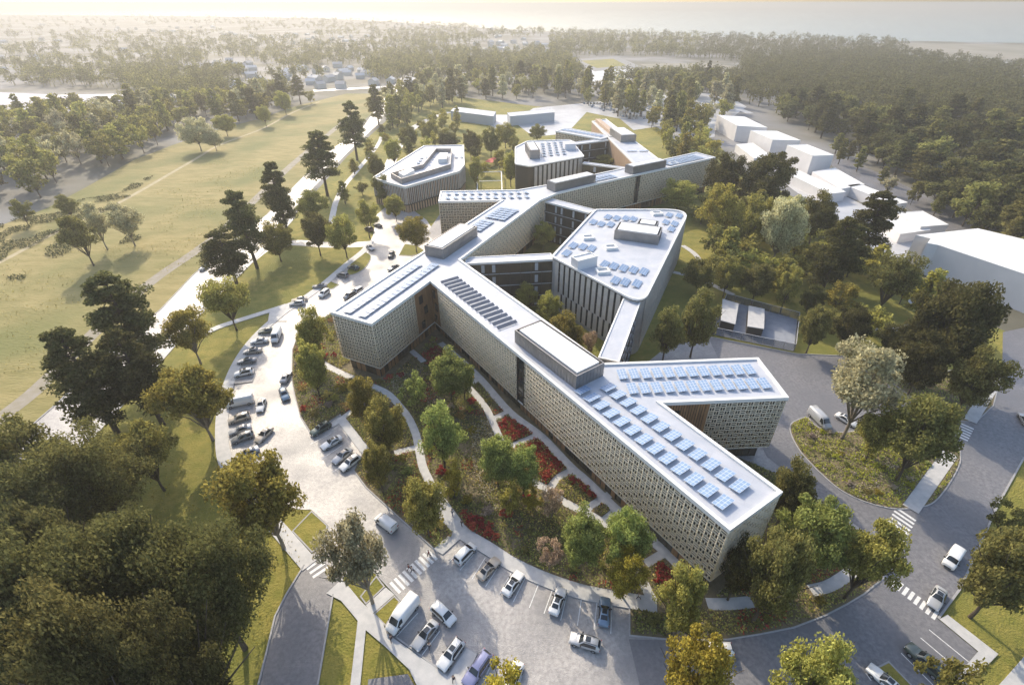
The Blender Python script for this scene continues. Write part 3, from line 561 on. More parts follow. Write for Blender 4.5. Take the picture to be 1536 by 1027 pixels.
# left wing at the back
c0 = Vector((-30.2, 183.6)); dC = (Vector((-6.6, 184.8)) - c0).normalized(); nC = Vector((-dC.y, dC.x)); angC = math.degrees(math.atan2(dC.y, dC.x))
for i in range(11):
    for off in (3.2, 8.4):
        p = c0 + dC * (3.0 + i * 3.0) + nC * off; solar(roof, p.x, p.y, angC + 20, 2.6, 1.7, 16)
d0 = Vector((31.7, 206.2)); dD = (Vector((93.2, 247.6)) - d0).normalized(); nD = Vector((-dD.y, dD.x)); angD = math.degrees(math.atan2(dD.y, dD.x))
for i in range(6):
    for off in (3, 6):
        p = d0 + dD * (1.0 + i * 2.2) + nD * off; solar(roof, p.x, p.y, angD, 2.6, 1.9, 5, 3, 2)
for i in range(11):
    for off in (2.6, 5.2, 8.0):
        p = d0 + dD * (46 + i * 2.2) + nD * off; solar(roof, p.x, p.y, angD, 2.4, 1.9, 5, 3, 2)
for q in [(27.61,214.11), (70.45,236.38), (18.46,204.72)]:
    mb = MB(); mb.ring(quad(q, 20, 4, 3), quad(q, 20, 3.4, 2.4), ZR, ZR + .7); mb.build('roof_light', M['parapet'], roof)
for px, py in [(55.77,259.73), (61.75,259.73)]: solar(roof, px, py, 95, 5, 1.6, 4, 6, 1)
# ------------------------------------------------------------------ west wing behind the second courtyard
wing = thing('rear_wing', 'short screened wing at the far end with a row of solar panels on its roof', 'building', (33, 303, 0))
fw = ccw([(20.7, 306.8), (28.0, 315.5), (50.8, 293.5), (43.6, 286.6)])
def wp(o): o.location = (-33, -303, 0); return o
mb = MB(); mb.prism(fw, 0, ZT - .3, 0, bottom=False); wp(mb.build('window_wall', M['core'], wing))
mb = MB(); mb.prism(offset(fw, .3), ZT - .29, ZT - .2, 0); rw = wp(mb.build('roof', M['roof'], wing))
mb = MB(); mb.ring(offset(fw, -.2), offset(fw, .4), ZT - .7, ZT + .05); mb.build('parapet', M['parapet'], rw)
for i in range(4): wp(lattice('woven_screen', wing, fw[i], fw[(i + 1) % 4], 3.5))
dF = (Vector((43.6, 286.6)) - Vector((20.7, 306.8))).normalized(); nF = Vector((-dF.y, dF.x))
for i in range(10):
    p = Vector((20.7, 306.8)) + dF * (2 + i * 2.8) + nF * 5; solar(rw, p.x, p.y, math.degrees(math.atan2(dF.y, dF.x)), 3, 1.8, 12, z=ZT - .2)
# ------------------------------------------------------------------ block buildings
def block(name, label, fp, zt, bays, mats, tiers, floor=0.0, panel_w=0.62, off=(0, 0)):
    """rounded block: pale full-height panels with dark window slots between; bays = list of (edge start, edge end, count)"""
    root = thing(name, label, 'building', (off[0], off[1], 0))
    def bp(o): o.location = (-off[0], -off[1], 0); return o
    mb = MB(); mb.prism(fp, floor, zt - .3, 0, top=False, bottom=False); wall = bp(mb.build('wall', mats[0], root))
    mb = MB(); mb.prism(offset(fp, .25), zt - .5, zt - .35, 0, bottom=False); rf = bp(mb.build('roof', M['roof'], root))
    mb = MB(); mb.ring(offset(fp, -.22), offset(fp, .4), zt - .45, zt + .08); mb.build('parapet', M['parapet'], rf)
    mb = MB(); mb.ring(offset(fp, -.12), offset(fp, .3), zt - .75, zt - .46); mb.build('shadow_gap', M['bronze'], rf)
    for (a, b, n) in bays:
        a, b = Vector(a), Vector(b); L = (b - a).length; d = (b - a) / L; nn = Vector((d.y, -d.x)); bw = L / n
        for ti, (z0, z1) in enumerate(tiers):
            for k in range(n):
                c = a + d * (k + .5 + (.35 if ti % 2 else 0)) * bw
                if (c - a).dot(d) > L - bw * .3: continue
                mbw = MB(); p = c + nn * .0; mbw.box((p.x, p.y, (z0 + z1) / 2), (bw * (1 - panel_w), .04, z1 - z0 - .15), d, 0)
                m2 = 3
                for s in range(1, m2): mbw.box((p.x + nn.x * .02, p.y + nn.y * .02, z0 + (z1 - z0) * s / m2), (bw * (1 - panel_w), .04, .12), d, 1)
                bp(mbw.build('window', [M['glass'], M['bronze']], root))
        mb = MB()
        for ti, (z0, z1) in enumerate(tiers):
            for k in range(n + 1):
                c = a + d * min(max((k + (.35 if ti % 2 else 0)) * bw, bw * panel_w / 2), L - bw * panel_w / 2) + nn * .06
                mb.box((c.x, c.y, (z0 + z1) / 2), (bw * panel_w - .06, .12, z1 - z0 - .1), d)
        bp(mb.build('facade_panel', mats[1], root))
    return root, rf, bp
P1, P2, P3, P4 = (9.3, 134.7), (27.0, 174.6), (60.8, 174.9), (30.0, 106.6)
fp1 = ccw(rounded([P1, P4, P3, P2], [2.0, 3.6, 6.5, 1.5]))
b1, rf1, bp1 = block('central_block', 'pale stone block with rounded roof corners in the middle of the courtyard', fp1, 17, [(lerp2(P1, P4, .05), lerp2(P1, P4, .88), 13), (lerp2(P4, P3, .06), lerp2(P4, P3, .9), 34), (lerp2(P2, P1, .04), lerp2(P2, P1, .95), 16)], (M['stone_b'], M['panel_stone']), [(1.2, 6.6), (6.7, 16.3)], 0, 0.66, (32, 146))
Z1 = 16.65
penthouse(rf1, rect3([(29.39,148.27), (42.15,143.43), (45.62,150.34)]), 3.0, Z1)
penthouse(rf1, rect3([(37.40,153.79), (43.16,151.48), (44.54,156.16)]), 3.0, Z1)
mb = MB(); q = ccw(rect3([(14.30,128.58), (15.88,125.72), (21.59,129.02)])); mb.prism(q, Z1, Z1 + 2.7, 0, bottom=False); o = mb.build('lift_overrun', M['metal_light'], rf1); mb = MB(); mb.ring(q, offset(q, .3), Z1 + 2.71, Z1 + 3.0); mb.build('lift_parapet', M['parapet'], o)
for (qx, qy) in [(21.40,148.72), (27.37,140.97), (22.76,124.91), (47.90,170.33)]:
    mb = MB(); qq = quad((qx, qy), 8, 3.6, 3.0); mb.ring(qq, offset(qq, .45), Z1, Z1 + .8, 0); mb.prism(offset(qq, .45), Z1, Z1 + .5, 1, bottom=False); mb.build('roof_light', [M['parapet'], M['grey_block']], rf1)
for (qx, qy) in [(16.22,142.52), (19.06,141.52), (21.53,140.28), (13.76,136.88), (24.68,162.12), (27.12,160.27), (30.31,166.87), (33.14,165.90), (30.19,159.97), (36.28,165.58), (38.67,164.94), (23.99,129.29), (26.34,128.07), (28.82,126.75), (31.40,125.66), (34.04,124.62), (25.42,119.32), (27.83,118.36), (30.75,117.52), (49.13,162.12), (51.66,160.58), (49.35,155.81), (51.92,168.84), (55.22,168.18)]: solar(rf1, qx, qy, -28, 4.0, 2.1, 12, z=Z1)
fp2 = ccw(rounded([(-2.2, 236), (4.5, 231.6), (30.8, 249.5), (27.2, 285.0), (4.0, 282.0), (-2.4, 268)], [3, 3, 2, 3, 5, 5]))
b2, rf2, bp2 = block('rounded_block', 'smaller pale block with rounded corners behind the long building, rooftop boxes on it', fp2, 17, [((6.5, 233.0), (30.0, 249.0), 11), ((-2.3, 262), (-2.2, 240), 9)], (M['bronze'], M['panel_stone']), [(1.2, 6.6), (6.7, 16.3)], 0, 0.62, (13, 256))
penthouse(rf2, quad((6.0, 254), 97, 17, 5.0), 4, Z1); mb = MB(); q = quad((25, 266), 97, 6, 5.5); mb.prism(q, Z1, Z1 + 3.0, 0, bottom=False); mb.build('lift_overrun', M['metal_light'], rf2)
for i in range(4):
    for j in range(6): solar(rf2, 11.6 + i * 3.3, 251 + j * 5 + i * 1.2, 20, 2.6, 1.9, 12, z=Z1)
# timber pavilion, left of the courtyard
T3 = [tuple(p) for p in [(-67.26,231.28), (-50.02,218.24), (-29.11,242.24), (-27.57,252.87), (-31.82,294.79), (-53.66,293.20)]]
fp3 = ccw(rounded(T3, [0.5, 0.5, 2, 2, 1, 1]))
pav = thing('timber_pavilion', 'low pavilion with vertical timber fins and a big recessed roof terrace beside the drive', 'building', (-42, 235, 0))
def pp(o): o.location = (42, -235, 0); return o
mb = MB(); mb.prism(fp3, 0, 11.5, 0, top=False, bottom=False); pp(mb.build('wall', M['glass_wall'], pav))
mb = MB(); mb.prism(offset(fp3, .3), 11.3, 11.6, 0, bottom=False); rf3 = pp(mb.build('roof', M['roof'], pav))
mb = MB(); mb.ring(offset(fp3, -.3), offset(fp3, .35), 11.0, 12.05); mb.build('parapet', M['parapet'], rf3)
F3 = ccw(T3)
for i in range(len(F3)):
    a, b = F3[i], F3[(i + 1) % len(F3)]
    if math.hypot(b[0] - a[0], b[1] - a[1]) > 8:
        pp(slats('timber_fins', pav, a, b, 3.9, 11.0, 1.0, .32, .35, M['panel_stone'])); pp(slats('fin_infill', pav, a, b, 4.4, 10.6, 2.0, .8, .12, M['wood']))
        pp(slats('ground_timber', pav, a, b, 0, 3.4, 1.5, .75, .1, M['wood_pale'])); mb = MB(); d = (Vector(b) - Vector(a)).normalized(); n = Vector((d.y, -d.x)); strip([tuple(Vector(a) + n * .2), tuple(Vector(b) + n * .2)], .5, 3.45, 3.85, mb); pp(mb.build('floor_band', M['bronze'], pav))
q3 = [(-59.05,231.99), (-52.36,222.69), (-33.34,246.64), (-36.25,278.21), (-44.78,278.21), (-46.80,246.64)]; q3 = ccw(q3)
mb = MB(); mb.ring(q3, offset(q3, .35), 11.61, 14.0); pp(mb.build('terrace_screen', M['metal'], pav))
mb = MB(); mb.prism(offset(q3, .36), 11.61, 12.0, 0, bottom=False); pp(mb.build('terrace_floor', M['metal_light'], pav))
for q in ([(-55.40,231.99), (-51.96,226.75), (-48.85,236.34), (-51.31,239.69)], [(-41.33,268.32), (-37.20,268.32), (-36.12,256.46), (-40.59,255.19)]): mb = MB(); mb.prism(ccw(q), 12.0, 14.2, 0, bottom=False); pp(mb.build('plant_lid', M['parapet'], pav))
for i in range(3):
    for j in range(4): solar(rf3, [(-50.71,288.53), (-47.04,288.53)][0][0] + i * 3.4, 252 + j * 5, 10, 2.6, 1.8, 10, z=11.6)
for j in range(7): solar(rf3, -48 + j * 3, 268, 10, 2.4, 1.6, 10, z=11.6)
# ------------------------------------------------------------------ glazed link bridges
def link(label, a, b, w, zt=15.6, n=8, base=0.0, fl=3):
    a, b = Vector(a), Vector(b); d = (b - a).normalized(); L = (b - a).length; nn = Vector((-d.y, d.x)); c = (a + b) / 2
    root = thing('link_bridge', label, 'link building', (c.x, c.y, 0), math.atan2(d.y, d.x))
    mb = MB(); mb.box((0, 0, (base + zt - .5) / 2), (L, w - .5, zt - .5 - base)); mb.build('glass_wall', M['glass_wall'], root)
    mb = MB(); mb.box((0, 0, zt - .25), (L, w, .42)); r_ = mb.build('roof', M['roof'], root)
    mb = MB(); mb.ring([(-L / 2, -w / 2 - .1), (L / 2, -w / 2 - .1), (L / 2, w / 2 + .1), (-L / 2, w / 2 + .1)], [(-L / 2 + .3, -w / 2 + .25), (L / 2 - .3, -w / 2 + .25), (L / 2 - .3, w / 2 - .25), (-L / 2 + .3, w / 2 - .25)], zt - .5, zt + .15); mb.build('parapet', M['parapet'], r_)
    mb = MB()
    for k in range(n + 1):
        for s in (-1, 1): mb.box((-L / 2 + .2 + k * (L - .4) / n, s * (w / 2 - .22), (base + zt - .5) / 2), (.14, .2, zt - .55 - base))
    mb.build('mullions', M['bronze'], root)
    mb = MB()
    for f in range(1, fl + 1):
        for s in (-1, 1): mb.box((0, s * (w / 2 - .2), base + f * (zt - base) / (fl + 1)), (L, .16, .22))
    mb.build('floor_edge', M['grey_block'], root)
    rr = random.Random(L)
    for k in range(n):
        if rr.random() < .5:
            for f in range(fl + 1):
                for s in (-1, 1): mb = MB(); mb.box((-L / 2 + .2 + (k + .5) * (L - .4) / n, s * (w / 2 - .23), base + (f + .45) * (zt - base) / (fl + 1)), ((L - .4) / n * .3, .06, 2.4)); mb.build('blind', M['grey_block'], root)
    return root
link('glazed link with a white roof joining the zigzag bend to the central stone block', (-16.0, 134.6), (9.6, 137.6), 4.2)
link('glazed link from the rear bar to the far corner of the central block', (9.5, 190.0), (26.2, 176.2), 4.3)
lk = link('narrow white roofed link beside the stone block above the small garden', (18.6, 85.0), (28.2, 110.5), 4.3, 15.9, 9, 0.0)
link('dark glass link between the rounded block and the timber faced rear bar', (28.5, 279.5), (47.2, 289), 4.5, 16.2)
link('thin low link from the rounded block across the rear courtyard', (30.5, 247.5), (52.5, 236), 2.6, 14.5, 6, 10.5, 0)
# panels are parts of the roofs they stand on: the hundred largest in the picture as parts, the rest as one
panels.sort(key=lambda p: p[2]); cnt = {}
rest = {}
for (par, x, y, z, ang, k) in panels:
    kk = par.name; cnt[kk] = cnt.get(kk, 0) + 1
    if cnt[kk] <= 98: put('solar_panel', SOLAR[k], par, (x, y, z), R(ang))
    else: rest.setdefault(kk, (par, []))[1].append((x, y, z, ang, k))
for kk, (par, L) in rest.items():
    mb = MB(); mi = []
    for (x, y, z, ang, k) in L:
        me = SOLAR[k]; T = Matrix.Translation((x, y, z)) @ Matrix.Rotation(R(ang), 4, 'Z')
        o = len(mb.v); mb.v += [tuple(T @ v.co) for v in me.vertices]
        for p in me.polygons: mb.f.append(tuple(i + o for i in p.vertices)); mb.m.append(p.material_index)
    ob = mb.build('solar_array', [M['solar_frame'], M['solar_cell']], par); ob['kind'] = 'stuff'
# ------------------------------------------------------------------ plain white blocks to the right and the low one behind
def plain(name, label, cat, roofpx, h, notch=None, m='white_block', group=None):
    q = ccw(roofpx); c = (sum(p[0] for p in q) / len(q), sum(p[1] for p in q) / len(q)); q = [(x - c[0], y - c[1]) for x, y in q]
    root = thing(name, label, cat, (c[0], c[1], 0), 0, group)
    mb = MB(); mb.prism(q, 0, h - .25, 0, top=False, bottom=False); mb.build('wall', M[m], root)
    mb = MB(); mb.prism(offset(q, .02), h - .3, h - .12, 0, bottom=False); mb.ring(offset(q, -.06), offset(q, .3), h - .26, h); mb.build('roof', M['roof'] if m != 'white_block' else M['parapet'], root)
    return root
G = 'white warehouse blocks at the edge of the wood'
def par(p):   # close three traced roof corners to a parallelogram
    a, b, c = p; return [a, b, c, (a[0] + c[0] - b[0], a[1] + c[1] - b[1])]
plain('warehouse', 'farthest of the tall white warehouse blocks beside the dark wood', 'warehouse', par([(144.76,397.42), (145.56,358.86), (163.00,352.36)]), 10, group=G)
plain('warehouse', 'middle tall white warehouse block beside the dark wood', 'warehouse', par([(148.83,344.01), (151.89,317.37), (167.91,315.61)]), 10, group=G)
plain('warehouse', 'nearest of the three tall white warehouse blocks in a row', 'warehouse', par([(154.68,303.72), (157.50,279.28), (169.72,280.70)]), 10, group=G)
plain('low_shed', 'low white shed left of the tall warehouse blocks', 'shed', par([(135.72,330.07), (133.78,295.83), (145.95,300.34)]), 4.5, group=G)
plain('low_shed', 'long low white shed below the nearest tall warehouse block', 'shed', par([(137.54,277.56), (144.38,231.77), (153.45,234.76)]), 4.5, group=G)
plain('low_shed', 'low white shed between the long low shed and the lane by the wood', 'shed', par([(154.09,268.50), (153.10,238.84), (168.79,246.27)]), 4.5, group=G)
plain('low_shed', 'stepped low white shed half hidden by a dark pine', 'shed', par([(159.07,245.18), (164.96,216.85), (172.86,219.53)]), 4.5, group=G)
plain('low_shed', 'low white shed close to the big hall', 'shed', par([(158.50,205.04), (158.37,189.15), (170.70,191.30)]), 5, group=G)
plain('low_shed', 'small white shed behind the low shed close to the big hall', 'shed', par([(149.56,198.37), (147.43,184.07), (161.86,188.18)]), 4, group=G)
hall = thing('big_hall', 'huge plain white hall with a notched wall at the right edge', 'hall', (0, 0, 0))
hq = ccw([(138.17,165.54), (141.26,162.55), (137.39,158.51), (140.05,156.82), (161.55,113.83), (198.49,131.05), (164.54,171.78)]); hc = hq[0]
mb = MB(); mb.prism(hq, 0, 10.8, 0, bottom=False); mb.build('wall', M['white_block'], hall)
mb = MB(); mb.prism(offset(hq, .02), 10.82, 11.0, 0); mb.build('roof', M['parapet'], hall)
GB = 'low pale blocks joined by a paved court north of the campus'
plain('low_block', 'left of the two low pale blocks in the lawn north of the campus', 'building', par([(-55.07,432.11), (-20.18,409.51), (-18.95,429.16)]), 7, m='grey_block', group=GB)
plain('low_block', 'right of the two low pale blocks in the lawn north of the campus', 'building', par([(-7.57,409.51), (27.20,426.25), (24.82,441.17)]), 7, m='grey_block', group=GB)
# ------------------------------------------------------------------ fenced service yard with two flat sheds
YQ = [(65.08,138.75), (82.54,127.05), (73.88,110.53), (54.23,119.08)]
struct('service_yard', sheet(YQ, 0.17), paint('blue_grey_paving', (0.24, 0.26, 0.30), 0.55, c2=(0.30, 0.32, 0.36), scale=0.5))
for lab, q in (('flat roofed grey shed in the fenced yard, the one nearer the garden trees', [(62.04,134.24), (65.90,131.37), (60.72,119.65), (57.30,121.80)]), ('flat roofed grey shed in the fenced yard, next to the open paving', [(68.46,130.17), (72.45,128.19), (67.82,117.21), (63.71,118.60)])):
    q = ccw(q); c = q[0]; root = thing('yard_shed', lab, 'shed', (c[0], c[1], 0), group='sheds in the fenced service yard'); q = [(x - c[0], y - c[1]) for x, y in q]
    mb = MB(); mb.prism(offset(q, .15), .1, 2.9, 0, top=False, bottom=False); mb.build('wall', M['bronze'], root); mb = MB(); mb.prism(q, 2.9, 3.1, 0); mb.build('roof', M['concrete'], root)
fr = thing('yard_fence', 'dark mesh fence round the service yard with the two sheds', 'fence', (0, 0, 0))
fm = bpy.data.materials.new('fence_mesh'); fm.use_nodes = True; n_ = fm.node_tree.nodes; n_.clear(); l_ = fm.node_tree.links
_o = n_.new('ShaderNodeOutputMaterial'); _x = n_.new('ShaderNodeMixShader'); _x.inputs[0].default_value = .45; _t = n_.new('ShaderNodeBsdfTransparent'); _d = n_.new('ShaderNodeBsdfDiffuse'); _d.inputs[0].default_value = (.12, .13, .15, 1)
l_.new(_t.outputs[0], _x.inputs[1]); l_.new(_d.outputs[0], _x.inputs[2]); l_.new(_x.outputs[0], _o.inputs[0])
mb = MB(); mp_ = MB(); mr = MB(); Y4 = YQ
for i in range(4):
    a, b = Vector(Y4[i]), Vector(Y4[(i + 1) % 4]); L = (b - a).length; d = (b - a) / L
    c = (a + b) / 2; mb.box((c.x, c.y, 1.35), (L, .05, 2.3), d); mr.box((c.x, c.y, 2.55), (L, .09, .09), d)
    for k in range(int(L / 2.6) + 1): p = a + d * k * L / int(L / 2.6); mp_.box((p.x, p.y, 1.3), (.09, .09, 2.6), d)
mb.build('mesh_panel', fm, fr); mp_.build('post', M['metal'], fr); mr.build('top_rail', M['metal_light'], fr)
# pergola and red shade sail in the rear courtyard
pg = thing('garden_pergola', 'white open frame pergola on the courtyard lawn behind the long building', 'pergola', (0, 0, 0))
q = [(-22.83,272.70), (-10.03,273.98), (-8.71,241.61), (-20.57,240.58)]; mb = MB(); mpo = MB()
for i in range(4):
    a, b = Vector(q[i]), Vector(q[(i + 1) % 4]); L = (b - a).length; d = (b - a) / L; c = (a + b) / 2; mb.box((c.x, c.y, 3.0), (L, .5, .4), d); mpo.box((a.x, a.y, 1.4), (.4, .4, 2.8), d)
a, b = (Vector(q[0]) + Vector(q[3])) / 2, (Vector(q[1]) + Vector(q[2])) / 2; c = (a + b) / 2; mb.box((c.x, c.y, 2.9), ((b - a).length, .4, .3), (b - a))
mb.build('beam', M['parapet'], pg); mpo.build('post', M['parapet'], pg)
rs = thing('shade_sail', 'small red shade canopy among the courtyard trees', 'canopy', (0, 0, 0))
q = [(-20.18,294.45), (-12.77,311.19), (-12.39,300.36), (-15.86,291.58)]; mb = MB(); mb.prism(ccw(q), 3.0, 3.12, 0); mb.build('canopy', M['red_sail'], rs); mb = MB()
for p in q: mb.box((p[0], p[1], 1.5), (.12, .12, 3))
mb.build('post', M['metal'], rs)
# ------------------------------------------------------------------ trees
def leaf_quads(P, size, rng, up=0.35, nrm=None):
    """one small quad per point, randomly turned"""
    n = len(P); N = rng.normal(size=(n, 3)); N[:, 2] += up
    if nrm is not None: N = N * 0.8 + nrm
    N /= np.linalg.norm(N, axis=1)[:, None]; A = rng.normal(size=(n, 3)); U = np.cross(N, A); U /= np.linalg.norm(U, axis=1)[:, None]; V = np.cross(N, U)
    s = (size * rng.uniform(.6, 1.35, n))[:, None] * .5; a = s * U; b = s * .72 * V
    Q = np.stack([P - a - b * .4, P - a * .1 - b, P + a + b * .3, P + a * .1 + b], 1)
    return Q.reshape(-1, 3), np.arange(4 * n).reshape(n, 4)
def clump_points(cl, per, rng):
    out = []; nr = []
    for (c, rx, rz) in cl:
        n = int(per); d = rng.normal(size=(n, 3)); d /= np.linalg.norm(d, axis=1)[:, None]; r = rng.uniform(0, 1, n) ** .45
        out.append(np.array(c) + d * r[:, None] * np.array([rx, rx, rz])); nr.append(d)
    return np.concatenate(out), np.concatenate(nr)
def broad_parts(seed, r=6.0, h=12.0, nclump=44, per=250, leaf=.38, open_=0.0, low=.15):
    """round broadleaf: forked trunk, limbs that reach the clumps, crown of leaf clumps with gaps"""
    rng = np.random.default_rng(seed); wood = MB(); cl = []
    fork = h * rng.uniform(.16, .22); wood.tube([(0, 0, -.1), (.05, .02, fork * .5), (0, .08, fork)], [.020 * h, .015 * h, .013 * h], 8)
    cz = h * (.5 + low * .55); rz = h - cz
    lobes = [(rng.normal(size=3) * np.array([.36, .36, .3])) for _ in range(6)]
    for i in range(nclump):
        for _ in range(30):
            d = rng.normal(size=3); d /= np.linalg.norm(d); rr = rng.uniform(.45, .98)
            p = np.array([d[0] * r * rr, d[1] * r * rr, cz + d[2] * rz * rr * (1 if d[2] > 0 else .8)])
            bump = 1 + .22 * math.sin(3 * math.atan2(d[1], d[0]) + seed) + .12 * math.sin(5 * math.atan2(d[1], d[0]) + 2 * seed)
            p[:2] *= min(1.08, bump)
            if p[2] > h * low: break
        q = r * rng.uniform(.17, .31); p[:2] *= max(0, 1 - q / r * .6); p[2] = min(p[2], h - q * .45); cl.append((p, q, q * .66))
    for i in range(0, nclump, 3):
        c = cl[i][0]; m = np.array([c[0] * .45, c[1] * .45, fork + (c[2] - fork) * .55]); wood.tube([(0, .05, fork * .96), tuple(m), tuple(c)], [.009 * h, .006 * h, .002 * h], 5)
    P, D = clump_points(cl, per, rng); V, F = leaf_quads(P, leaf, rng, nrm=D * .5); return wood, V, F
def pine_parts(seed, r=5.0, h=20.0, per=165, leaf=.52, low=.26):
    """tall pine: straight bare trunk, tiers of branches ending in flat dark plates of needles"""
    rng = np.random.default_rng(seed); wood = MB(); cl = []; lean = rng.normal(size=2) * .25
    top = (lean[0], lean[1], h * .97); wood.tube([(0, 0, -.1), (lean[0] * .2, lean[1] * .3, h * .35), (lean[0] * .7, lean[1] * .6, h * .7), top], [.021 * h, .016 * h, .010 * h, .002 * h], 8)
    z = h * low; k = 0
    while z < h * .97:
        t = (z / h - low) / (1 - low); rad = r * (.62 + .38 * math.sin(min(1, t * 1.6 + .25) * math.pi * .62)) * (1 - t ** 2.2 * .78) * rng.uniform(.8, 1.1); nb = int(rng.integers(3, 6)); a0 = rng.uniform(0, 6.28)
        for j in range(nb):
            a = a0 + j * 6.283 / nb + rng.normal() * .25; ln = rad * rng.uniform(.6, 1.0); zz = z + rng.normal() * h * .02; e = np.array([math.cos(a) * ln + lean[0] * t, math.sin(a) * ln + lean[1] * t, zz + ln * .16])
            wood.tube([(lean[0] * t, lean[1] * t, zz - ln * .1), tuple(e * .6 + np.array([0, 0, zz * .4])), tuple(e)], [.006 * h, .004 * h, .0015 * h], 4)
            q = max(.9, ln * rng.uniform(.34, .52)); cl.append((e * np.array([.82, .82, 1]), q, q * .58))
            if ln > r * .5: cl.append((np.array([e[0] * .45, e[1] * .45, e[2] + .2]), q * .95, q * .5))
        z += h * rng.uniform(.05, .075); k += 1
    cl.append((np.array([lean[0], lean[1], h * .955]), r * .22, h * .045))
    P, D = clump_points(cl, per, rng); P[:, 2] = np.minimum(P[:, 2], h); V, F = leaf_quads(P, leaf, rng, up=.6); return wood, V, F
PROTO = {}
def proto(kind, s, mat):
    """(wood mesh, crown mesh, r, h) of tree form s of a kind in a leaf colour"""
    key = (kind, s, mat)
    if key in PROTO: return PROTO[key]
    shape = (kind, s)
    if shape not in PROTO:
        if kind == 'pine': p = pine_parts(100 + s, low=(.22, .32, .27)[s], per=230, leaf=.42); r, h = 5.0, 20.0
        elif kind == 'big': p = broad_parts(500 + s, r=9.0, h=17.0, nclump=(120, 104)[s], per=460, leaf=.33, low=(.30, .22)[s]); r, h = 9.0, 17.0
        elif kind == 'high': p = broad_parts(600 + s, nclump=(62, 54)[s], per=250, low=(.30, .36)[s]); r, h = 6.0, 12.0
        elif kind == 'broad': p = broad_parts(200 + s, nclump=(74, 64, 82, 70)[s]); r, h = 6.0, 12.0
        elif kind == 'loose': p = broad_parts(300 + s, nclump=(46, 42)[s], per=230, low=.24); r, h = 6.0, 12.0
        elif kind == 'small': p = broad_parts(400 + s, r=3.0, h=5.0, nclump=26, per=110, leaf=.28, low=.12); r, h = 3.0, 5.0
        PROTO[shape] = p + (r, h)
    wood, V, F, r, h = PROTO[shape]
    bark = M['bark_pale'] if mat in ('silver', 'gold', 'pink') else M['bark']
    PROTO[key] = (wood.mesh('trunk', bark), npmesh('crown', V, F, M[mat]), r, h); return PROTO[key]
NFORM = {'big': 2, 'high': 2, 'pine': 3, 'broad': 4, 'loose': 2, 'small': 2}
tn = [0]
def tree(name, label, kind, mat, x, y, h, r, z=0.05, group=None):
    tn[0] += 1; s = tn[0] % NFORM[kind]; w, c, r0, h0 = proto(kind, s, mat); r *= 1.0
    t = thing(name, label, 'tree', (x, y, z), random.uniform(0, 6.28), group)
    put('trunk', w, t, sc=(r / r0 * .5 + h / h0 * .5,) * 2 + (h / h0,)); put('crown', c, t, sc=(r / r0, r / r0, h / h0)); return t
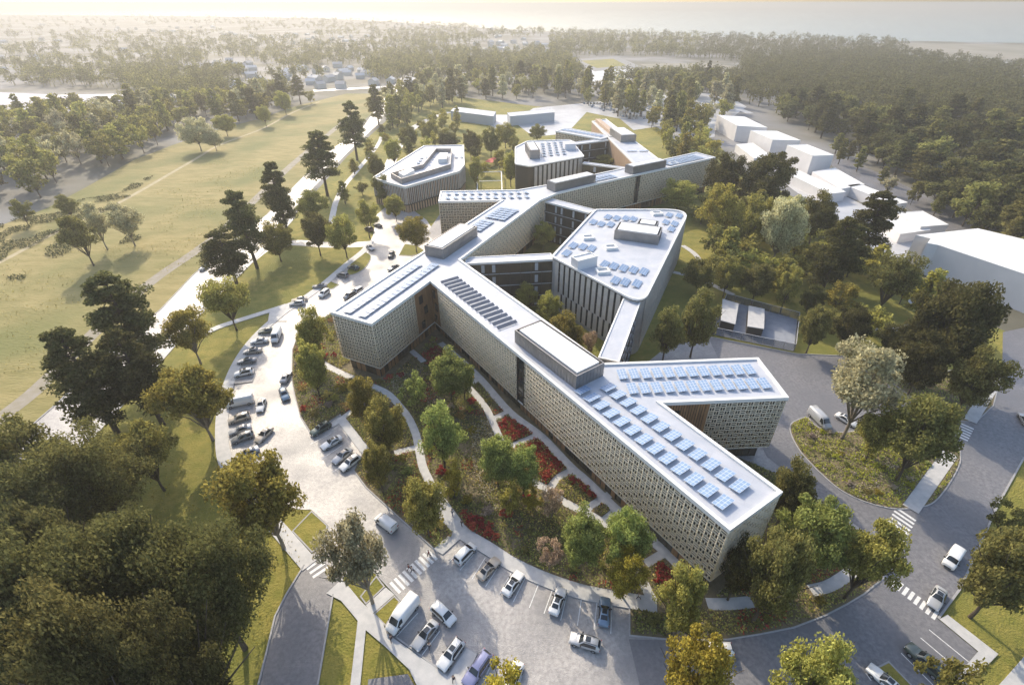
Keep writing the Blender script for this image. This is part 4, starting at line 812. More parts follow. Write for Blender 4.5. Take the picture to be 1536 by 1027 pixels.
# the trees one can point at: name, form, colour, (place, height, radius), label
TREES = [
 ('pine_tree', 'pine', 'pine', -91.2, 97.6, 30.0, 8.9, 'tall black-green pine beside the boundary road, tallest of the three at its bend'),
 ('pine_tree', 'pine', 'pine', -79.6, 82.1, 25.3, 6.5, 'middle pine of the three by the boundary road, its long trunk bare'),
 ('pine_tree', 'pine', 'pine', -87.9, 79.4, 27.3, 7.3, 'broad dark pine overhanging the meadow side of the boundary road'),
 ('broadleaf_tree', 'loose', 'gold', -83.4, 105.1, 17.1, 6.5, 'open gold-olive tree with visible limbs, by the bright bend of the boundary road'),
 ('broadleaf_tree', 'high', 'olive', -81.5, 121.2, 16.4, 7.5, 'round olive tree where the lawn path reaches the drive'),
 ('broadleaf_tree', 'high', 'gold', -66.1, 77.4, 20.1, 7.8, 'large round gold-olive tree on the lawn west of the parked white van'),
 ('pine_tree', 'pine', 'pine', -93.3, 161.9, 28.0, 7.6, 'dark pine beside the link road with its trunk on the lawn'),
 ('pine_tree', 'pine', 'dark', -94.7, 149.6, 19.6, 8.8, 'lower dark pine leaning over the boundary road before the link road'),
 ('pine_tree', 'pine', 'pine', -94.0, 192.7, 28.9, 6.7, 'slim pine on the meadow edge just above the link road'),
 ('broadleaf_tree', 'broad', 'olive', -86.9, 167.4, 15.1, 6.4, 'small olive tree on the corner of the link road'),
 ('broadleaf_tree', 'broad', 'mid', -74.3, 172.6, 16.6, 6.0, 'green tree on the lawn at the middle of the link road'),
 ('broadleaf_tree', 'broad', 'olive', -64.0, 170.9, 16.3, 5.7, 'olive tree by the lawn island at the end of the link road'),
 ('pine_tree', 'pine', 'pine', -93.7, 241.8, 30.2, 9.9, 'tall twin topped pine between the meadow and the curved lawn path'),
 ('pine_tree', 'pine', 'pine', -97.4, 309.3, 32.7, 9.2, 'tall pine at the top of the sunlit boundary road'),
 ('pine_tree', 'pine', 'mid', -109.0, 414.2, 28.1, 7.8, 'hazy pine at the far end of the boundary road'),
 ('broadleaf_tree', 'broad', 'mid', -87.2, 205.3, 14.3, 7.2, 'bushy tree close under the twin topped pine'),
 ('broadleaf_tree', 'loose', 'olive', -60.1, 189.2, 15.9, 5.2, 'thin tree standing in the drive between the link road and the pavilion'),
 ('broadleaf_tree', 'broad', 'olive', -53.2, 207.7, 12.1, 4.8, 'russet tinged tree at the corner of the timber pavilion'),
 ('broadleaf_tree', 'broad', 'gold', -39.0, 175.6, 14.0, 6.6, 'full golden tree beside the left plant room of the long building'),
 ('broadleaf_tree', 'broad', 'mid', -62.5, 228.3, 14.0, 5.5, 'tree between the pavilion wall and the curved lawn path'),
 ('broadleaf_tree', 'broad', 'mid', -73.3, 261.3, 14.7, 5.4, 'tree on the lawn bank left of the pavilion terrace'),
 ('broadleaf_tree', 'broad', 'olive', -71.7, 294.6, 15.9, 5.6, 'tree at the far left corner of the pavilion'),
 ('broadleaf_tree', 'broad', 'mid', -69.4, 328.7, 15.7, 6.6, 'tree on the paved bend behind the pavilion'),
 ('broadleaf_tree', 'broad', 'olive', -59.9, 350.3, 14.9, 7.4, 'tree beside the lane that leads to the low pale blocks'),
 ('broadleaf_tree', 'loose', 'silver', -23.1, 42.0, 22.5, 5.2, 'pale silvery tree at the mouth of the access road'),
 ('broadleaf_tree', 'high', 'gold', -40.8, 51.6, 21.9, 7.5, 'big golden tree beside the footpath to the access road crossing'),
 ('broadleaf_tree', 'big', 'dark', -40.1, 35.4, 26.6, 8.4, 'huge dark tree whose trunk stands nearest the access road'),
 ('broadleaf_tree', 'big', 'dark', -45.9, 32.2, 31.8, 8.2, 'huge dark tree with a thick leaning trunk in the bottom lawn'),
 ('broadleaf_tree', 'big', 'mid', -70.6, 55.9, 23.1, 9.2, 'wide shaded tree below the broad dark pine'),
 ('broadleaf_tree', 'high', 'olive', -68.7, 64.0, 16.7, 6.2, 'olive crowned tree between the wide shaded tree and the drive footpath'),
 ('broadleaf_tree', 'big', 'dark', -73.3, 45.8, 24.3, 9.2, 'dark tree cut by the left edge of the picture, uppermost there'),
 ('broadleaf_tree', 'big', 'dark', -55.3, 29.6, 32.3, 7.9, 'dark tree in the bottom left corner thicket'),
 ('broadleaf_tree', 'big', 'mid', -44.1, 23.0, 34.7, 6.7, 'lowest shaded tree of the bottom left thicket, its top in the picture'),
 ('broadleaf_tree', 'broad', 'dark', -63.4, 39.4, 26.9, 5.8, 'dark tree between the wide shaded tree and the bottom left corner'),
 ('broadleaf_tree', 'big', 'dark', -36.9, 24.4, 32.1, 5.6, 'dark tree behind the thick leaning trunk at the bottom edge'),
 ('broadleaf_tree', 'broad', 'mid', -86.6, 60.2, 20.4, 7.5, 'bushy tree beside the end of the boundary road at the left edge'),
 ('garden_tree', 'broad', 'olive', -51.7, 104.2, 19.0, 5.4, 'feathery olive tree between the parked cars and the left end of the screened building'),
 ('garden_tree', 'broad', 'olive', -47.4, 91.0, 18.6, 4.0, 'feathery olive tree in the bed beside the two driving cars'),
 ('garden_tree', 'broad', 'gold', -33.2, 81.1, 16.0, 4.1, 'yellow-olive garden tree nearest the left end of the building'),
 ('garden_tree', 'broad', 'olive', -26.9, 72.8, 16.9, 5.0, 'rounded olive garden tree beside the winding garden path'),
 ('garden_tree', 'broad', 'olive', -26.1, 62.9, 15.4, 3.5, 'olive garden tree behind the bay of four parked cars'),
 ('garden_tree', 'broad', 'green', -16.1, 90.0, 14.3, 5.0, 'fresh green tree beside the red planting in the inner corner'),
 ('garden_tree', 'small', 'green', -23.9, 87.7, 10.2, 3.5, 'small green tree left of the inner corner trees'),
 ('garden_tree', 'small', 'green', -13.1, 90.5, 10.8, 3.4, 'small green tree right of the inner corner trees, close to the facade'),
 ('garden_tree', 'broad', 'green', -15.1, 69.2, 17.4, 4.5, 'tall bright green tree in the middle of the garden'),
 ('garden_tree', 'broad', 'green', -4.2, 64.5, 13.8, 3.7, 'bright green tree above the red planting by the curved path'),
 ('garden_tree', 'broad', 'green', 0.7, 62.9, 12.9, 3.4, 'bright green tree leaning over the lower curved path'),
 ('garden_tree', 'broad', 'olive', -16.0, 53.7, 16.9, 4.8, 'wide olive tree above the zebra crossing of the car park'),
 ('garden_tree', 'small', 'yellow', -12.4, 62.0, 9.5, 2.2, 'small yellow-green tree in the shrubs above the ring footpath'),
 ('garden_tree', 'broad', 'green', 9.8, 47.5, 15.1, 3.6, 'bright green tree over the shrubs, left one of the pair near the glazed ground floor'),
 ('garden_tree', 'broad', 'green', 16.5, 47.4, 14.7, 3.8, 'bright green tree over the shrubs, closest to the glazed ground floor'),
 ('garden_tree', 'broad', 'yellow', 16.2, 42.9, 12.8, 3.7, 'yellow-green tree beside the ring footpath'),
 ('garden_tree', 'small', 'pink', 4.9, 47.4, 9.8, 2.5, 'pale pink blossoming small tree above the ring footpath'),
 ('garden_tree', 'small', 'pink', 5.6, 57.3, 9.1, 2.6, 'dusty pink small tree in the middle beds'),
 ('garden_tree', 'small', 'yellow', 1.9, 58.4, 8.1, 1.9, 'small golden tree next to the dusty pink one'),
 ('garden_tree', 'small', 'gold', -2.2, 57.8, 9.8, 2.9, 'low amber shrub tree under the bright green leaning tree'),
 ('garden_tree', 'broad', 'olive', 21.8, 36.3, 21.1, 4.3, 'big olive tree in front of the sharp near corner of the building'),
 ('garden_tree', 'broad', 'mid', 35.0, 38.8, 25.6, 5.1, 'dark green tree right of the sharp near corner'),
 ('garden_tree', 'broad', 'green', 45.6, 47.4, 17.1, 5.1, 'bright green tree in the shade right of the building end'),
 ('garden_tree', 'high', 'olive', 51.2, 42.7, 18.0, 4.6, 'olive tree at the head of the two zebra crossings'),
 ('garden_tree', 'broad', 'mid', 45.7, 55.6, 18.5, 4.8, 'dark tree beside the ring road behind the building end'),
 ('garden_tree', 'broad', 'dark', 32.7, 42.5, 17.2, 3.1, 'shaded tree hugging the end wall of the building'),
 ('broadleaf_tree', 'broad', 'yellow', 20.8, 26.9, 20.5, 4.2, 'yellow-olive tree at the bottom edge beside the white car'),
 ('broadleaf_tree', 'broad', 'olive', 34.9, 26.2, 20.3, 4.6, 'olive tree at the bottom edge under the ring road'),
 ('broadleaf_tree', 'small', 'olive', 54.1, 27.9, 13.6, 3.6, 'low olive tree covering the last parking bay at the bottom right'),
 ('broadleaf_tree', 'small', 'yellow', -2.4, 27.6, 12.6, 3.7, 'low yellow-green tree in front of the purple car at the bottom edge'),
 ('broadleaf_tree', 'loose', 'silver', 69.6, 78.0, 24.8, 9.3, 'tall pale yellow flowering tree on the planted island beside the van'),
 ('broadleaf_tree', 'high', 'mid', 73.9, 66.2, 21.3, 6.8, 'wide dark tree on the planted island at the right crossing'),
 ('broadleaf_tree', 'broad', 'olive', 71.1, 71.7, 14.2, 5.2, 'shrubby tree between the pale flowering tree and the wide dark one'),
 ('broadleaf_tree', 'broad', 'dark', 100.2, 97.6, 29.1, 9.4, 'massive dark tree above the right hand planted verge'),
 ('broadleaf_tree', 'broad', 'dark', 91.6, 91.0, 18.6, 6.0, 'dark tree left of the massive one'),
 ('broadleaf_tree', 'broad', 'mid', 99.1, 85.4, 18.6, 6.2, 'dark leafy tree beside the road at the right edge'),
 ('broadleaf_tree', 'high', 'mid', 106.4, 128.2, 20.7, 8.5, 'open crowned tree on the lawn in front of the big hall'),
 ('broadleaf_tree', 'broad', 'mid', 76.8, 109.6, 15.2, 4.3, 'dark tree at the corner of the fenced yard'),
 ('broadleaf_tree', 'broad', 'dark', 86.5, 110.8, 14.1, 5.2, 'dark tree along the top of the back road'),
 ('broadleaf_tree', 'broad', 'dark', 93.7, 101.9, 13.7, 5.7, 'dark tree behind the pale flowering tree'),
 ('broadleaf_tree', 'broad', 'olive', 78.8, 130.5, 15.9, 4.1, 'olive tree behind the fenced yard, right of its sheds'),
 ('broadleaf_tree', 'broad', 'mid', 72.5, 136.6, 14.3, 5.5, 'tree straight behind the two yard sheds'),
 ('broadleaf_tree', 'broad', 'olive', 64.8, 140.5, 14.3, 4.5, 'tree above the yard shed nearer the garden trees'),
 ('broadleaf_tree', 'broad', 'mid', 45.2, 107.8, 20.0, 5.0, 'dense green tree filling the gap between the stone block and the yard'),
 ('broadleaf_tree', 'broad', 'mid', 37.1, 105.1, 17.1, 4.7, 'dense dark tree at the foot of the stone block'),
 ('broadleaf_tree', 'broad', 'olive', 57.1, 143.1, 12.9, 5.9, 'olive tree beside the lawn path of the stone block'),
 ('broadleaf_tree', 'broad', 'dark', 85.2, 126.7, 11.6, 3.7, 'dark shrubby tree on the slope above the fenced yard'),
 ('pine_tree', 'pine', 'dark', 96.0, 140.9, 26.5, 6.4, 'dark pine on the slope in front of the low sheds'),
 ('pine_tree', 'pine', 'dark', 122.3, 167.4, 26.0, 9.0, 'tall dark pine standing before the big hall and the last low shed'),
 ('pine_tree', 'pine', 'dark', 104.9, 146.8, 22.2, 6.5, 'dark pine close right of the slope pine'),
 ('broadleaf_tree', 'broad', 'dark', 106.1, 213.4, 27.9, 11.5, 'dark tree hiding the foot of the low sheds'),
 ('broadleaf_tree', 'broad', 'dark', 90.8, 224.6, 24.7, 9.1, 'dark tree at the far right tip of the long building'),
 ('broadleaf_tree', 'broad', 'gold', 74.7, 181.9, 23.7, 8.4, 'sunlit golden tree right of the stone block'),
 ('broadleaf_tree', 'broad', 'olive', 70.3, 219.3, 14.8, 8.8, 'olive tree in front of the right tip of the long building'),
 ('broadleaf_tree', 'broad', 'silver', 89.5, 162.9, 25.9, 7.9, 'pale sunlit tree in the middle of the east slope'),
 ('broadleaf_tree', 'broad', 'olive', 82.6, 171.4, 23.6, 7.1, 'olive tree between the golden and the pale tree of the east slope'),
 ('broadleaf_tree', 'broad', 'mid', 110.3, 179.4, 21.6, 8.1, 'tree in front of the long low white shed'),
 ('broadleaf_tree', 'broad', 'mid', 69.0, 39.9, 20.9, 5.6, 'dark grey-green tree at the right edge below the white van'),
 ('broadleaf_tree', 'small', 'mid', 83.7, 54.2, 9.1, 3.2, 'low bush tree at the right edge above the white van'),
 ('courtyard_tree', 'broad', 'gold', 11.5, 107.2, 14.0, 5.1, 'golden tree in the small garden beside the narrow white link'),
 ('courtyard_tree', 'broad', 'olive', 8.1, 123.0, 11.4, 4.3, 'olive tree under the glazed link in the stone block courtyard'),
 ('courtyard_tree', 'small', 'pink', 18.2, 108.1, 8.4, 2.9, 'pinkish small tree beside the narrow white link'),
 ('courtyard_tree', 'broad', 'olive', 8.7, 176.9, 11.3, 4.7, 'tree in the sunken court between the two glazed links'),
 ('courtyard_tree', 'broad', 'olive', 1.6, 130.5, 10.2, 3.9, 'tree close to the back wall of the front bar'),
 ('courtyard_tree', 'broad', 'gold', 26.3, 219.3, 10.2, 5.0, 'sunlit tree in front of the rear bar'),
 ('courtyard_tree', 'broad', 'gold', 71.0, 221.1, 13.2, 5.9, 'golden tree against the screened wall of the rear bar'),
 ('courtyard_tree', 'broad', 'olive', 47.2, 278.4, 10.6, 9.0, 'olive tree between the rounded block and the rear bar'),
 ('courtyard_tree', 'broad', 'mid', -17.5, 315.5, 17.5, 6.4, 'green tree on the lawn behind the pavilion and the pergola'),
 ('courtyard_tree', 'broad', 'olive', -21.9, 251.3, 16.2, 4.3, 'tree beside the white pergola'),
 ('courtyard_tree', 'broad', 'olive', -4.7, 256.8, 17.7, 4.7, 'tree between the pergola and the rounded block'),
 ('courtyard_tree', 'broad', 'mid', -29.3, 309.3, 16.9, 5.9, 'tree behind the far corner of the pavilion roof'),
 ('courtyard_tree', 'broad', 'olive', -9.3, 339.2, 15.3, 7.6, 'tree in front of the right hand low pale block'),
 ('courtyard_tree', 'broad', 'mid', 11.5, 354.1, 11.7, 7.1, 'tree right of the paved court of the low pale blocks'),
 ('courtyard_tree', 'broad', 'dark', -44.3, 322.0, 14.0, 7.7, 'tree at the left of the lawn behind the pavilion'),
 ('meadow_tree', 'loose', 'mid', -152.9, 164.0, 19.2, 7.1, 'thin dark tree alone in the meadow'),
 ('meadow_tree', 'loose', 'silver', -149.4, 181.9, 17.1, 7.5, 'frosty pale tree in the meadow, largest of the pale trio'),
 ('meadow_tree', 'loose', 'silver', -157.5, 178.1, 18.4, 5.2, 'frosty pale tree in the meadow, left of the largest'),
 ('meadow_tree', 'loose', 'mid', -193.5, 209.3, 11.1, 5.1, 'small dull tree at the meadow edge behind the pale trio'),
 ('meadow_tree', 'loose', 'mid', -206.3, 201.5, 11.9, 4.7, 'small dull tree at the meadow edge by the left margin'),
 ('meadow_tree', 'broad', 'silver', -202.8, 332.1, 20.0, 10.4, 'pale bushy tree on the long path across the meadow'),
 ('meadow_tree', 'broad', 'silver', -193.1, 332.1, 13.5, 7.5, 'lower pale bush beside the pale bushy meadow tree'),
 ('meadow_tree', 'broad', 'olive', -206.5, 374.5, 14.8, 8.8, 'round tree at the meadow edge right of the pale bushes'),
 ('meadow_tree', 'broad', 'olive', -193.8, 409.1, 14.9, 6.0, 'small round tree further along the meadow edge'),
 ('meadow_tree', 'broad', 'olive', -196.6, 455.9, 18.2, 7.7, 'round tree at the far meadow edge'),
 ('meadow_tree', 'pine', 'mid', -203.8, 509.4, 24.2, 7.9, 'pine at the far end of the meadow'),
 ('meadow_tree', 'small', 'olive', -195.4, 513.1, 11.8, 6.2, 'bush beside the pine at the far end of the meadow'),
]
for (nm, kd, mt, x, y, h, r, lab) in TREES:
    if mt == 'green': r *= 1.1
    elif nm == 'garden_tree' and kd == 'broad': r *= .88; h *= .9
    tree(nm, lab, kd, mt, x, y, h, r, 0.2 if nm == 'garden_tree' else 0.05)
# ---- lesser trees: whole woods, every near one its own object
SOLID = [FP, fw, fp1, fp2, fp3, DRIVE, ROADL, GARDEN]
PLACED = [(t[3], t[4], t[6]) for t in TREES]
def free(x, y, gap, own):
    if any(inside((x, y), s) for s in SOLID): return False
    return all((x - a) ** 2 + (y - b) ** 2 > (gap + .45 * c) ** 2 for a, b, c in PLACED) and all((x - a) ** 2 + (y - b) ** 2 > gap * gap for a, b in own)
def scatter(poly, gap, n, dens=None, tries=9000, rr=None):
    rr = rr or random; xs = [p[0] for p in poly]; ys = [p[1] for p in poly]; out = []
    for _ in range(tries):
        if len(out) >= n: break
        x, y = rr.uniform(min(xs), max(xs)), rr.uniform(min(ys), max(ys))
        if inside((x, y), poly) and free(x, y, gap, out) and (dens is None or rr.random() < dens(x, y)): out.append((x, y))
    return out
CHOICE = {'dark': ['dark', 'dark', 'pine', 'mid'], 'mixed': ['mid', 'olive', 'dark', 'silver', 'mid', 'olive'], 'olive': ['olive', 'mid', 'gold', 'olive']}
def low_mesh(kind, mat, s):
    key = ('low', kind, mat, s)
    if key not in PROTO:
        rng = np.random.default_rng(900 + s)
        if kind == 'pine': wood, V, F = pine_parts(700 + s, per=34, leaf=.95, low=.2)
        else: wood, V, F = broad_parts(800 + s, nclump=40, per=44, leaf=.78)
        wood_v = np.array(wood.v); k = len(wood_v); wf = [f for f in wood.f if len(f) == 4]
        PROTO[key] = npmesh(kind + '_tree', np.concatenate([wood_v, V]), np.concatenate([np.array(wf), F + k]), [M['bark'], M[mat]], [0] * len(wf) + [1] * len(F))
    return PROTO[key]
def lowtree(name, label, group, kind, mat, x, y, h, r):
    o = put(name, low_mesh(kind, mat, random.randrange(3)), None, (x, y, 0), random.uniform(0, 6.28), (r / (5 if kind == 'pine' else 6),) * 2 + (h / (20 if kind == 'pine' else 12),)); return tag(o, label, 'tree', group)
far_pts = []
def wood(px, gap, n, keep, mix, pine, hh, rrad, label, group, name=('forest_pine', 'forest_tree'), dens=None):
    pts = scatter(px, gap, n, dens); pts.sort(key=lambda p: p[0] ** 2 + p[1] ** 2)
    for i, (x, y) in enumerate(pts):
        kind = 'pine' if random.random() < pine else 'broad'; mat = random.choice(CHOICE[mix]); h = random.uniform(*hh); r = random.uniform(*rrad) * (.8 if kind == 'pine' else 1)
        if i < keep:
            hm = (hh[0] + hh[1]) / 2; q = i / max(1, min(len(pts), keep)); lb = label[0] if kind == 'pine' else label[1]
            lb = ('tall ' if h > hm + (hh[1] - hh[0]) * .17 else 'low ' if h < hm - (hh[1] - hh[0]) * .17 else '') + {'silver': 'pale ', 'gold': 'golden ', 'olive': 'olive '}.get(mat, '') + lb + (', near edge' if q < .3 else ', middle' if q < .65 else ', far side')
            lowtree(name[0] if kind == 'pine' else name[1], lb, group, kind, mat, x, y, h * (1.25 if kind == 'pine' else 1), r)
        else: far_pts.append((x, y, h, r, mix))
BELT = [(-331.12,235.86), (-496.54,406.63), (-391.00,401.74), (-403.89,455.87), (-365.19,481.31), (-343.85,524.62), (-307.31,566.47), (-261.78,625.45), (-211.72,532.53), (-205.81,438.32), (-222.66,416.73), (-259.98,438.32), (-242.87,372.34), (-233.54,321.98), (-233.78,278.39), (-225.92,239.82), (-229.00,213.38)]
wood(BELT, 9, 230, 170, 'mixed', .35, (13, 21), (6.5, 10), ('pine of the tree belt along the meadow', 'leafy tree of the tree belt along the meadow'), 'trees of the belt along the meadow', ('belt_pine', 'belt_tree'))
EAST = [(305.41,738.51), (471.21,964.63), (597.63,989.44), (615.45,819.27), (546.74,599.56), (447.25,309.28), (253.73,152.57), (205.91,194.14), (196.22,197.76), (195.60,215.89), (199.61,243.89), (203.82,286.28), (206.98,346.51), (210.54,401.74), (209.43,474.71), (203.33,532.53)]
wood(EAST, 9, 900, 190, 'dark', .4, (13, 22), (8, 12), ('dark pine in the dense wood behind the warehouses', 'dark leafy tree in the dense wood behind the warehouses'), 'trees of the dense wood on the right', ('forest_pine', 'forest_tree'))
wood([(187.85,235.86), (203.77,235.86), (199.47,209.29), (207.00,194.14), (208.42,152.57), (186.06,130.52), (179.92,162.95), (181.82,179.37), (182.40,197.76)], 8, 30, 30, 'dark', .4, (13, 20), (7, 11), ('dark pine between the warehouses and the big hall', 'dark leafy tree between the warehouses and the big hall'), 'trees in front of the dense wood')
SLOPE = [(66.67,174.43), (81.12,217.59), (108.25,235.86), (121.42,209.29), (122.92,165.71), (118.88,143.14), (123.36,130.52), (114.41,122.98), (94.97,112.75), (79.80,119.43), (84.94,130.52), (67.01,143.14)]
wood(SLOPE, 7.5, 55, 55, 'olive', .15, (9, 14), (5, 7.5), ('pine on the grassy east slope', 'leafy tree on the grassy east slope'), 'trees of the grassy east slope', ('slope_pine', 'slope_tree'))
MID = [(-103.87,406.63), (-122.64,532.53), (-115.73,696.86), (-18.12,768.95), (65.45,738.51), (51.54,614.85), (119.46,549.02), (206.15,614.85), (205.40,495.00), (148.53,411.63), (103.75,339.18), (105.00,411.63), (90.23,401.74), (82.19,444.04), (45.18,532.53), (0.00,532.53), (-67.32,502.12), (-75.83,438.32), (-86.55,383.19)]
wood(MID, 11, 190, 150, 'mixed', .4, (14, 23), (6, 9.5), ('hazy pine around the north car park', 'hazy leafy tree around the north car park'), 'scattered trees north of the campus', ('park_pine', 'park_tree'))
wood([(196.16,333.86), (200.90,278.39), (197.11,226.43), (189.34,205.33), (182.02,213.38), (177.56,256.79), (177.92,301.76)], 13, 9, 9, 'mixed', .3, (7, 12), (4, 6), ('pine along the lane by the white sheds', 'leafy tree along the lane by the white sheds'), 'trees along the lane', ('lane_pine', 'lane_tree'))
wood([(-36.25,358.03), (-4.67,370.24), (-1.33,248.07), (-12.74,235.86), (-24.71,245.96)], 6.5, 11, 11, 'olive', .1, (7, 11), (3.5, 5), ('pine in the courtyard around the pergola', 'leafy tree in the courtyard around the pergola'), 'courtyard trees around the pergola', ('court_pine', 'court_tree'))
wood([(-81.56,358.03), (-72.49,416.73), (-49.31,444.04), (-40.20,352.19), (-55.44,306.23), (-70.28,309.28)], 7.5, 14, 14, 'olive', .2, (9, 13), (4, 5.5), ('pine on the lawn behind the pavilion', 'leafy tree on the lawn behind the pavilion'), 'trees behind the pavilion', ('back_pine', 'back_tree'))
wood([(100.20,438.32), (115.18,421.95), (121.04,339.18), (104.47,278.39), (92.81,270.86), (86.80,321.98), (96.12,372.34)], 8, 20, 20, 'olive', .2, (12, 17), (5, 7.5), ('pine behind the timber faced rear bar', 'leafy tree behind the timber faced rear bar'), 'trees behind the rear bar', ('park_pine', 'park_tree'))
wood([(-94.97,278.39), (-98.49,332.12), (-100.01,383.19), (-102.91,438.32), (-88.51,419.33), (-84.86,352.19), (-80.36,278.39), (-73.86,235.86), (-78.03,219.31), (-84.14,224.61)], 8, 14, 14, 'olive', .2, (6, 9), (3, 4.5), ('pine along the curved lawn path', 'leafy tree along the curved lawn path'), 'trees along the curved lawn path', ('path_pine', 'path_tree'))
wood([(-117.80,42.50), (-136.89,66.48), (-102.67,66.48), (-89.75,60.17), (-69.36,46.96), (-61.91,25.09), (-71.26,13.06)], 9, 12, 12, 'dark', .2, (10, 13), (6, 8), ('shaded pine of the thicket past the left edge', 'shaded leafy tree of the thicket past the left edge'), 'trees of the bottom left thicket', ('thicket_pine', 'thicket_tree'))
wood([(102.67,66.48), (151.14,81.50), (117.80,42.50), (72.49,18.57), (63.63,25.09), (70.98,36.51), (78.53,38.42)], 10, 10, 10, 'mixed', .2, (8, 11), (4, 6), ('pine on the right lawn beyond the kerb', 'leafy tree on the right lawn beyond the kerb'), 'trees on the right lawn', ('lawn_pine', 'lawn_tree'))
# ---- the far wooded town: beyond about three hundred of a kind the trees read as one mass
def shore_d(az):
    """distance of the shoreline along azimuth az (radians right of +Y)"""
    best = 1e9
    for (x0, y0), (x1, y1) in zip(shore, shore[1:]):
        d = (math.sin(az), math.cos(az)); ex, ey = x1 - x0, y1 - y0; den = d[0] * ey - d[1] * ex
        if abs(den) < 1e-9: continue
        t = (x0 * ey - y0 * ex) / den; u = (x0 * d[1] - y0 * d[0]) / den
        if t > 0 and -1e-6 <= u <= 1 + 1e-6: best = min(best, t)
    return best
CLEAR = [(82.46,1015.50), (217.93,1015.50), (353.41,918.38), (279.36,710.25), (148.80,696.86), (74.79,625.45)], [(-820.81,636.40), (-592.81,636.40), (-420.46,604.58), (-333.65,477.99), (-359.26,419.33), (-482.37,352.19)], [(893.67,1420.75), (1550.42,1325.68), (890.06,738.51), (706.81,837.44), (701.06,989.44)], EAST, BELT
rr = random.Random(5); houses = []
for _ in range(14000):
    az = rr.uniform(-.98, .86); r1 = min(shore_d(az) - 25, 4800); r0 = 430 + 240 * max(0, math.cos(az * 1.5)) 
    u = rr.random(); r = 1 / (1 / r0 + u * (1 / r1 - 1 / r0)); x, y = r * math.sin(az), r * math.cos(az)
    if az < -.62 and r < 900 and inside((x, y), BELT): continue
    if any(inside((x, y), c) for c in CLEAR[:3]) or inside((x, y), MID): continue
    cl = noise.noise(Vector((x * .0045, y * .0028, 3.3))) + .35 * noise.noise(Vector((x * .02, y * .015, 9)))
    if az < .05 and cl < -.02:
        if len(houses) < 240 and rr.random() < .55 and all((x - a) ** 2 + (y - b) ** 2 > 22 ** 2 for a, b in houses): houses.append((x, y))
        continue
    if len(far_pts) < 6500: far_pts.append((x, y, rr.uniform(12, 22) * (1.1 if r > 1200 else 1), rr.uniform(6.5, 11) * (1.3 if r > 1500 else 1), 'dark' if az > .3 else 'mixed'))
def mass(name, pts, mat, label, seed):
    rng = np.random.default_rng(seed); Vs = []; Fs = []; o = 0
    for (x, y, h, r, mix) in pts:
        d = math.hypot(x, y); n = int(np.clip(190 * (600 / d) ** 1.0, 60, 230)); ls = 1.6 * max(1, d / 900) ** .5
        nc = int(rng.integers(7, 12)); c = rng.normal(size=(nc, 3)); c /= np.linalg.norm(c, axis=1)[:, None]; c *= rng.uniform(.25, .8, (nc, 1)); pineish = rng.random() < .45
        C = c * np.array([r * (.72 if pineish else 1), r * (.72 if pineish else 1), h * .4]) + np.array([0, 0, h * .55])
        P = C[rng.integers(0, nc, n)] + rng.normal(size=(n, 3)) * np.array([r * .17, r * .17, h * .065]); P[:, 2] = np.clip(P[:, 2], h * .06, h * 1.05)
        V, F = leaf_quads(P + np.array([x, y, 0]), ls, rng, up=.5)
        t = .02 * h + .08; tv = np.array([[x - t, y, 0], [x + t, y, 0], [x + t * .6, y, h * .4], [x - t * .6, y, h * .4], [x, y - t, 0], [x, y + t, 0], [x, y + t * .6, h * .4], [x, y - t * .6, h * .4]])
        Vs += [V, tv]; Fs += [F + o, np.array([[0, 1, 2, 3], [4, 5, 6, 7]]) + o + len(V)]; o += len(V) + 8
    o_ = put(name, npmesh(name, np.concatenate(Vs), np.concatenate(Fs), M[mat])); tag(o_, label, 'woodland', None, 'stuff')
dk = [p for p in far_pts if p[4] == 'dark']; mx = [p for p in far_pts if p[4] != 'dark']
mass('far_woodland', dk, 'dark', 'far dark wood reaching back to the shore on the right', 1)
mass('far_woodland', mx[::2], 'mid', 'hazy green trees of the far wooded town towards the sea', 2)
mass('far_woodland', mx[1::2], 'dark', 'darker trees mixed through the far wooded town', 3)
def house_mesh(i):
    rng = random.Random(i); L, Wd, H = rng.uniform(9, 15), rng.uniform(7, 9), rng.uniform(3, 5.5); w = MB(); w.box((0, 0, H / 2), (L, Wd, H)); w.add([(-L / 2, -Wd / 2, H), (-L / 2, Wd / 2, H), (-L / 2, 0, H + 2.2)], [(0, 2, 1)]); w.add([(L / 2, -Wd / 2, H), (L / 2, Wd / 2, H), (L / 2, 0, H + 2.2)], [(0, 1, 2)])
    r = MB(); e = .4
    for s in (-1, 1): r.add([(-L / 2 - e, s * (Wd / 2 + e), H - .3), (L / 2 + e, s * (Wd / 2 + e), H - .3), (L / 2 + e, 0, H + 2.3), (-L / 2 - e, 0, H + 2.3), (-L / 2 - e, s * (Wd / 2 + e), H - .15), (L / 2 + e, s * (Wd / 2 + e), H - .15), (L / 2 + e, 0, H + 2.45), (-L / 2 - e, 0, H + 2.45)], [(0, 1, 2, 3), (4, 5, 6, 7), (0, 1, 5, 4), (1, 2, 6, 5), (3, 0, 4, 7)])
    c = MB(); c.box((L * .2, .8, H + 2.1), (.7, .7, 1.8)); return w.mesh('wall', M['house_wall']), r.mesh('roof', M['house_roof' if i % 2 else 'house_roof_b']), c.mesh('chimney', M['house_roof'])
HM = [house_mesh(i) for i in range(6)]
EH = scatter([(392.67,837.44), (519.95,683.93), (484.12,532.53), (329.84,342.81), (291.90,325.30), (263.47,406.63), (299.18,625.45)], 40, 26)
houses += EH
for i, (x, y) in enumerate(houses):
    w, r, c = HM[i % 6]; t = thing('house', 'small pale house with a pitched grey roof among the far hazy trees', 'house', (x, y, 0), rr.uniform(0, 3.1), 'houses of the far wooded town'); put('wall', w, t); ro = put('roof', r, t); put('chimney', c, ro)
